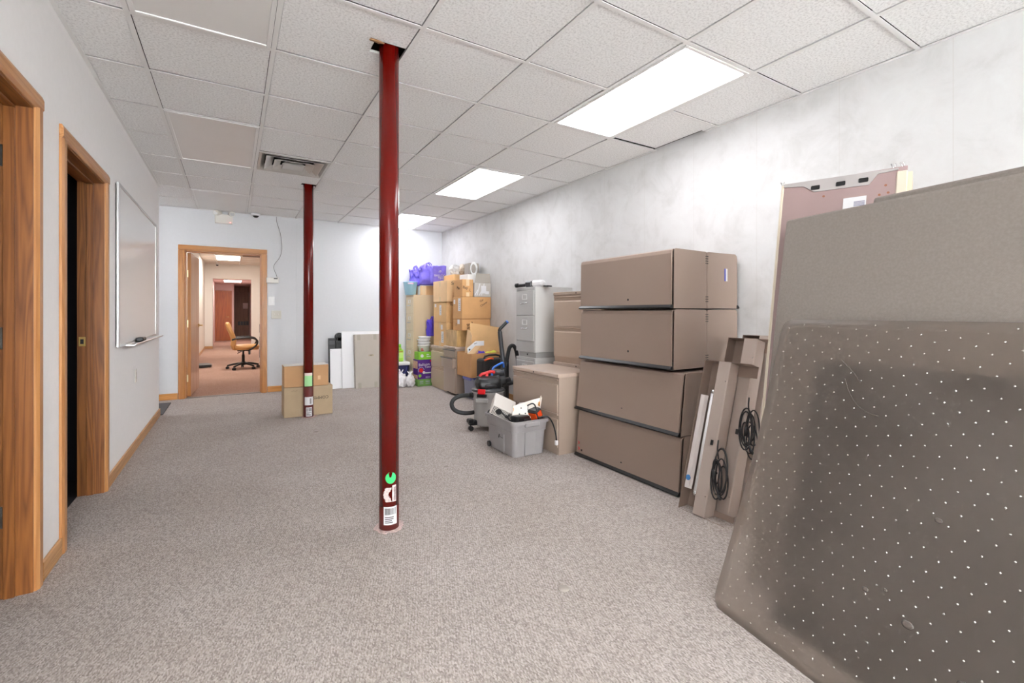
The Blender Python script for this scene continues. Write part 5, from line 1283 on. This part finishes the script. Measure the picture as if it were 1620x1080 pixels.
# more boards behind, seen by their near edges
mats_ = [pm('cream_edge2', (214,200,176), .5), pm('tan_edge', (192,176,150), .5), pm('cream_edge3', (220,208,186), .5)]
labs = ['cream-edged desk top directly behind the mauve one, seen edge-on', 'tan-edged desk top second behind the mauve one, seen edge-on', 'cream-edged desk top, third behind the mauve one, seen edge-on']
for k in range(3):
    off = nn*-(.034+.030*k)+un*(.012-.006*k)+upv*(-.01-.012*k)
    off.z = 0
    off = Vector((-nn.x*(.036+.032*k), -nn.y*(.036+.032*k), 0))+un*(.016)
    Q = [P[0]+off, P[1]+off, P[2]+off-upv*(.02+.014*k), P[3]+off-upv*(.02+.014*k)]
    t, ob = board('work_surface', labs[k], 'desk top', Q, .026, mats_[k], group='desk tops leaning in the right foreground')
off = Vector((-nn.x*.145, -nn.y*.145, 0))+un*.07
Q = [P[0]+off, P[1]+off, P[2]+off-upv*.09, P[3]+off-upv*.09]
board('wooden_board', 'orange wood board at the back of the leaning desk tops', 'board', Q, .02, wood('orange_wood', (190,120,74), (222,160,110), rough=.5))
# dark board added between partition and mat to darken the patch seen through it
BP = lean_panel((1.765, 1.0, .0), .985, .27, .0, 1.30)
board('added_dark_board', 'dark brown board added behind the translucent mat to darken its middle', 'board', BP, .016, pm('dark_brown_board', (58,49,44), .6))
# desk-chair mat
def mat_vinyl():
    m = bpy.data.materials.new('clear_vinyl'); m.use_nodes = True; nt = m.node_tree
    for n in list(nt.nodes): nt.nodes.remove(n)
    out = nd(nt, 'ShaderNodeOutputMaterial')
    tc = nd(nt, 'ShaderNodeTexCoord')
    # scuffs
    n = nd(nt, 'ShaderNodeTexNoise'); n.inputs['Scale'].default_value = 2.2; n.inputs['Detail'].default_value = 6; n.inputs['Roughness'].default_value = .6
    nt.links.new(tc.outputs['Object'], n.inputs['Vector'])
    rf = nd(nt, 'ShaderNodeBsdfRefraction'); rf.inputs['IOR'].default_value = 1.12; rf.inputs['Roughness'].default_value = .58; rf.inputs['Color'].default_value = lin((244,240,236))
    df = nd(nt, 'ShaderNodeBsdfPrincipled'); df.inputs['Roughness'].default_value = .28; df.inputs['Base Color'].default_value = lin((160,152,145))
    r = ramp(nt, [(.3, (.13,.13,.13,1)), (.7, (.24,.24,.24,1))]); nt.links.new(n.outputs[0], r.inputs[0])
    mx = nd(nt, 'ShaderNodeMixShader'); nt.links.new(r.outputs[0], mx.inputs[0]); nt.links.new(rf.outputs[0], mx.inputs[1]); nt.links.new(df.outputs[0], mx.inputs[2])
    nt.links.new(mx.outputs[0], out.inputs[0])
    return m
VINYL = mat_vinyl()
def chair_mat():
    P = lean_panel((1.65, 1.145, .0), 1.147, .405, .03, 1.55)
    t = thing('chair_mat', 'translucent grey vinyl chair mat with rows of studs leaning against the fabric partition', 'chair mat', tuple(P[0]))
    o = Vector(P[0]); u = (P[1]-P[0]).normalized(); v = (P[3]-P[0]).normalized(); n = u.cross(v).normalized()
    W_, H_ = (P[1]-P[0]).length, (P[3]-P[0]).length; r = .05
    def sag(x, y):      # the sheet bows a little
        return -.022*math.sin(PI*min(1, max(0, y/H_)))
    bm_ = bmesh.new(); nx, ny = 40, 34; G = {}
    for i in range(nx+1):
        for j in range(ny+1):
            x, y_ = W_*i/nx, H_*j/ny
            # round the corners by pulling border points in
            def rc(x, y_):
                cx = r if x < r else (W_-r if x > W_-r else x); cy = r if y_ < r else (H_-r if y_ > H_-r else y_)
                d = Vector((x-cx, y_-cy))
                if d.length > r: d = d*(r/d.length)
                elif abs(d.x) > 0 and abs(d.y) > 0:
                    mxx = max(abs(d.x), abs(d.y)); d = d*(mxx/d.length) if d.length > 0 else d
                return cx+d.x, cy+d.y
            x, y_ = rc(x, y_); G[i, j] = (x, y_)
    for s_, off in ((0, 0), (1, -.003)):
        V = {k: bm_.verts.new(u*x+v*y_+n*(sag(x, y_)+off)) for k, (x, y_) in G.items()}
        for i in range(nx):
            for j in range(ny):
                f = bm_.faces.new((V[i, j], V[i+1, j], V[i+1, j+1], V[i, j+1])); f.smooth = True
                if s_: f.normal_flip()
        if s_ == 0: V0 = V
    for i in range(nx):
        bm_.faces.new((V0[i+1, 0], V0[i, 0], V[i, 0], V[i+1, 0])); bm_.faces.new((V0[i, ny], V0[i+1, ny], V[i+1, ny], V[i, ny]))
    for j in range(ny):
        bm_.faces.new((V0[0, j], V0[0, j+1], V[0, j+1], V[0, j])); bm_.faces.new((V0[nx, j+1], V0[nx, j], V[nx, j], V[nx, j+1]))
    q = MB(); q.merge(bm_); q.build('vinyl_sheet', VINYL, t)
    # studs: small bumps in a diagonal grid, pale colour painting in their highlights
    q = MB(); s_ = .046; rn = random.Random(2)
    for a_ in range(-40, 60):
        for b_ in range(-40, 60):
            x = (a_*.87+b_*.5)*s_*1.0+.01; y_ = (b_*.87-a_*.5)*s_*1.0+.02
            if .02 < x < W_-.02 and .02 < y_ < H_-.015 and x < 1.45:
                c_ = u*x+v*y_+n*(sag(x, y_)+.0005)
                d = [c_+u*.0031, c_+v*.0031, c_-u*.0031, c_-v*.0031, c_+n*.0022]
                vs_ = [q.bm.verts.new(p) for p in d]
                for k in range(4): q._f([vs_[k], vs_[(k+1) % 4], vs_[4]], True)
    so = q.build('studs', pm('stud_highlight', (226,222,216), .35), t); so['kind'] = 'stuff'
    q = MB()
    def pt(x, y_): return u*x+v*y_+n*(sag(x, y_)+.0008)
    q.tube([pt(.275, 1.06), pt(.315, 1.03), pt(.355, .985)], .0008, 4, sm=1); q.tube([pt(.30, .99), pt(.33, .93), pt(.38, .885), pt(.43, .878)], .0006, 4, sm=2); q.build('scuff_mark', INK, t)
    for x, y_, a_, b_ in ((.62, .30, .016, .012), (.76, .23, .016, .012), (.50, .335, .010, .008), (.55, .36, .006, .005), (.64, .61, .01, .008)):
        M_ = Matrix((( u.x, v.x, n.x, 0), (u.y, v.y, n.y, 0), (u.z, v.z, n.z, 0), (0, 0, 0, 1)))
        c_ = pt(x, y_); q = MB(); q.lathe([(1, 0), (.6, .0003), (.001, .0004)], 14, Matrix.Translation(c_) @ M_ @ Matrix.Diagonal((a_, b_, 1, 1)))
        q.build('stain', pm('stain_dark', (104,96,90), .5), t)
chair_mat()
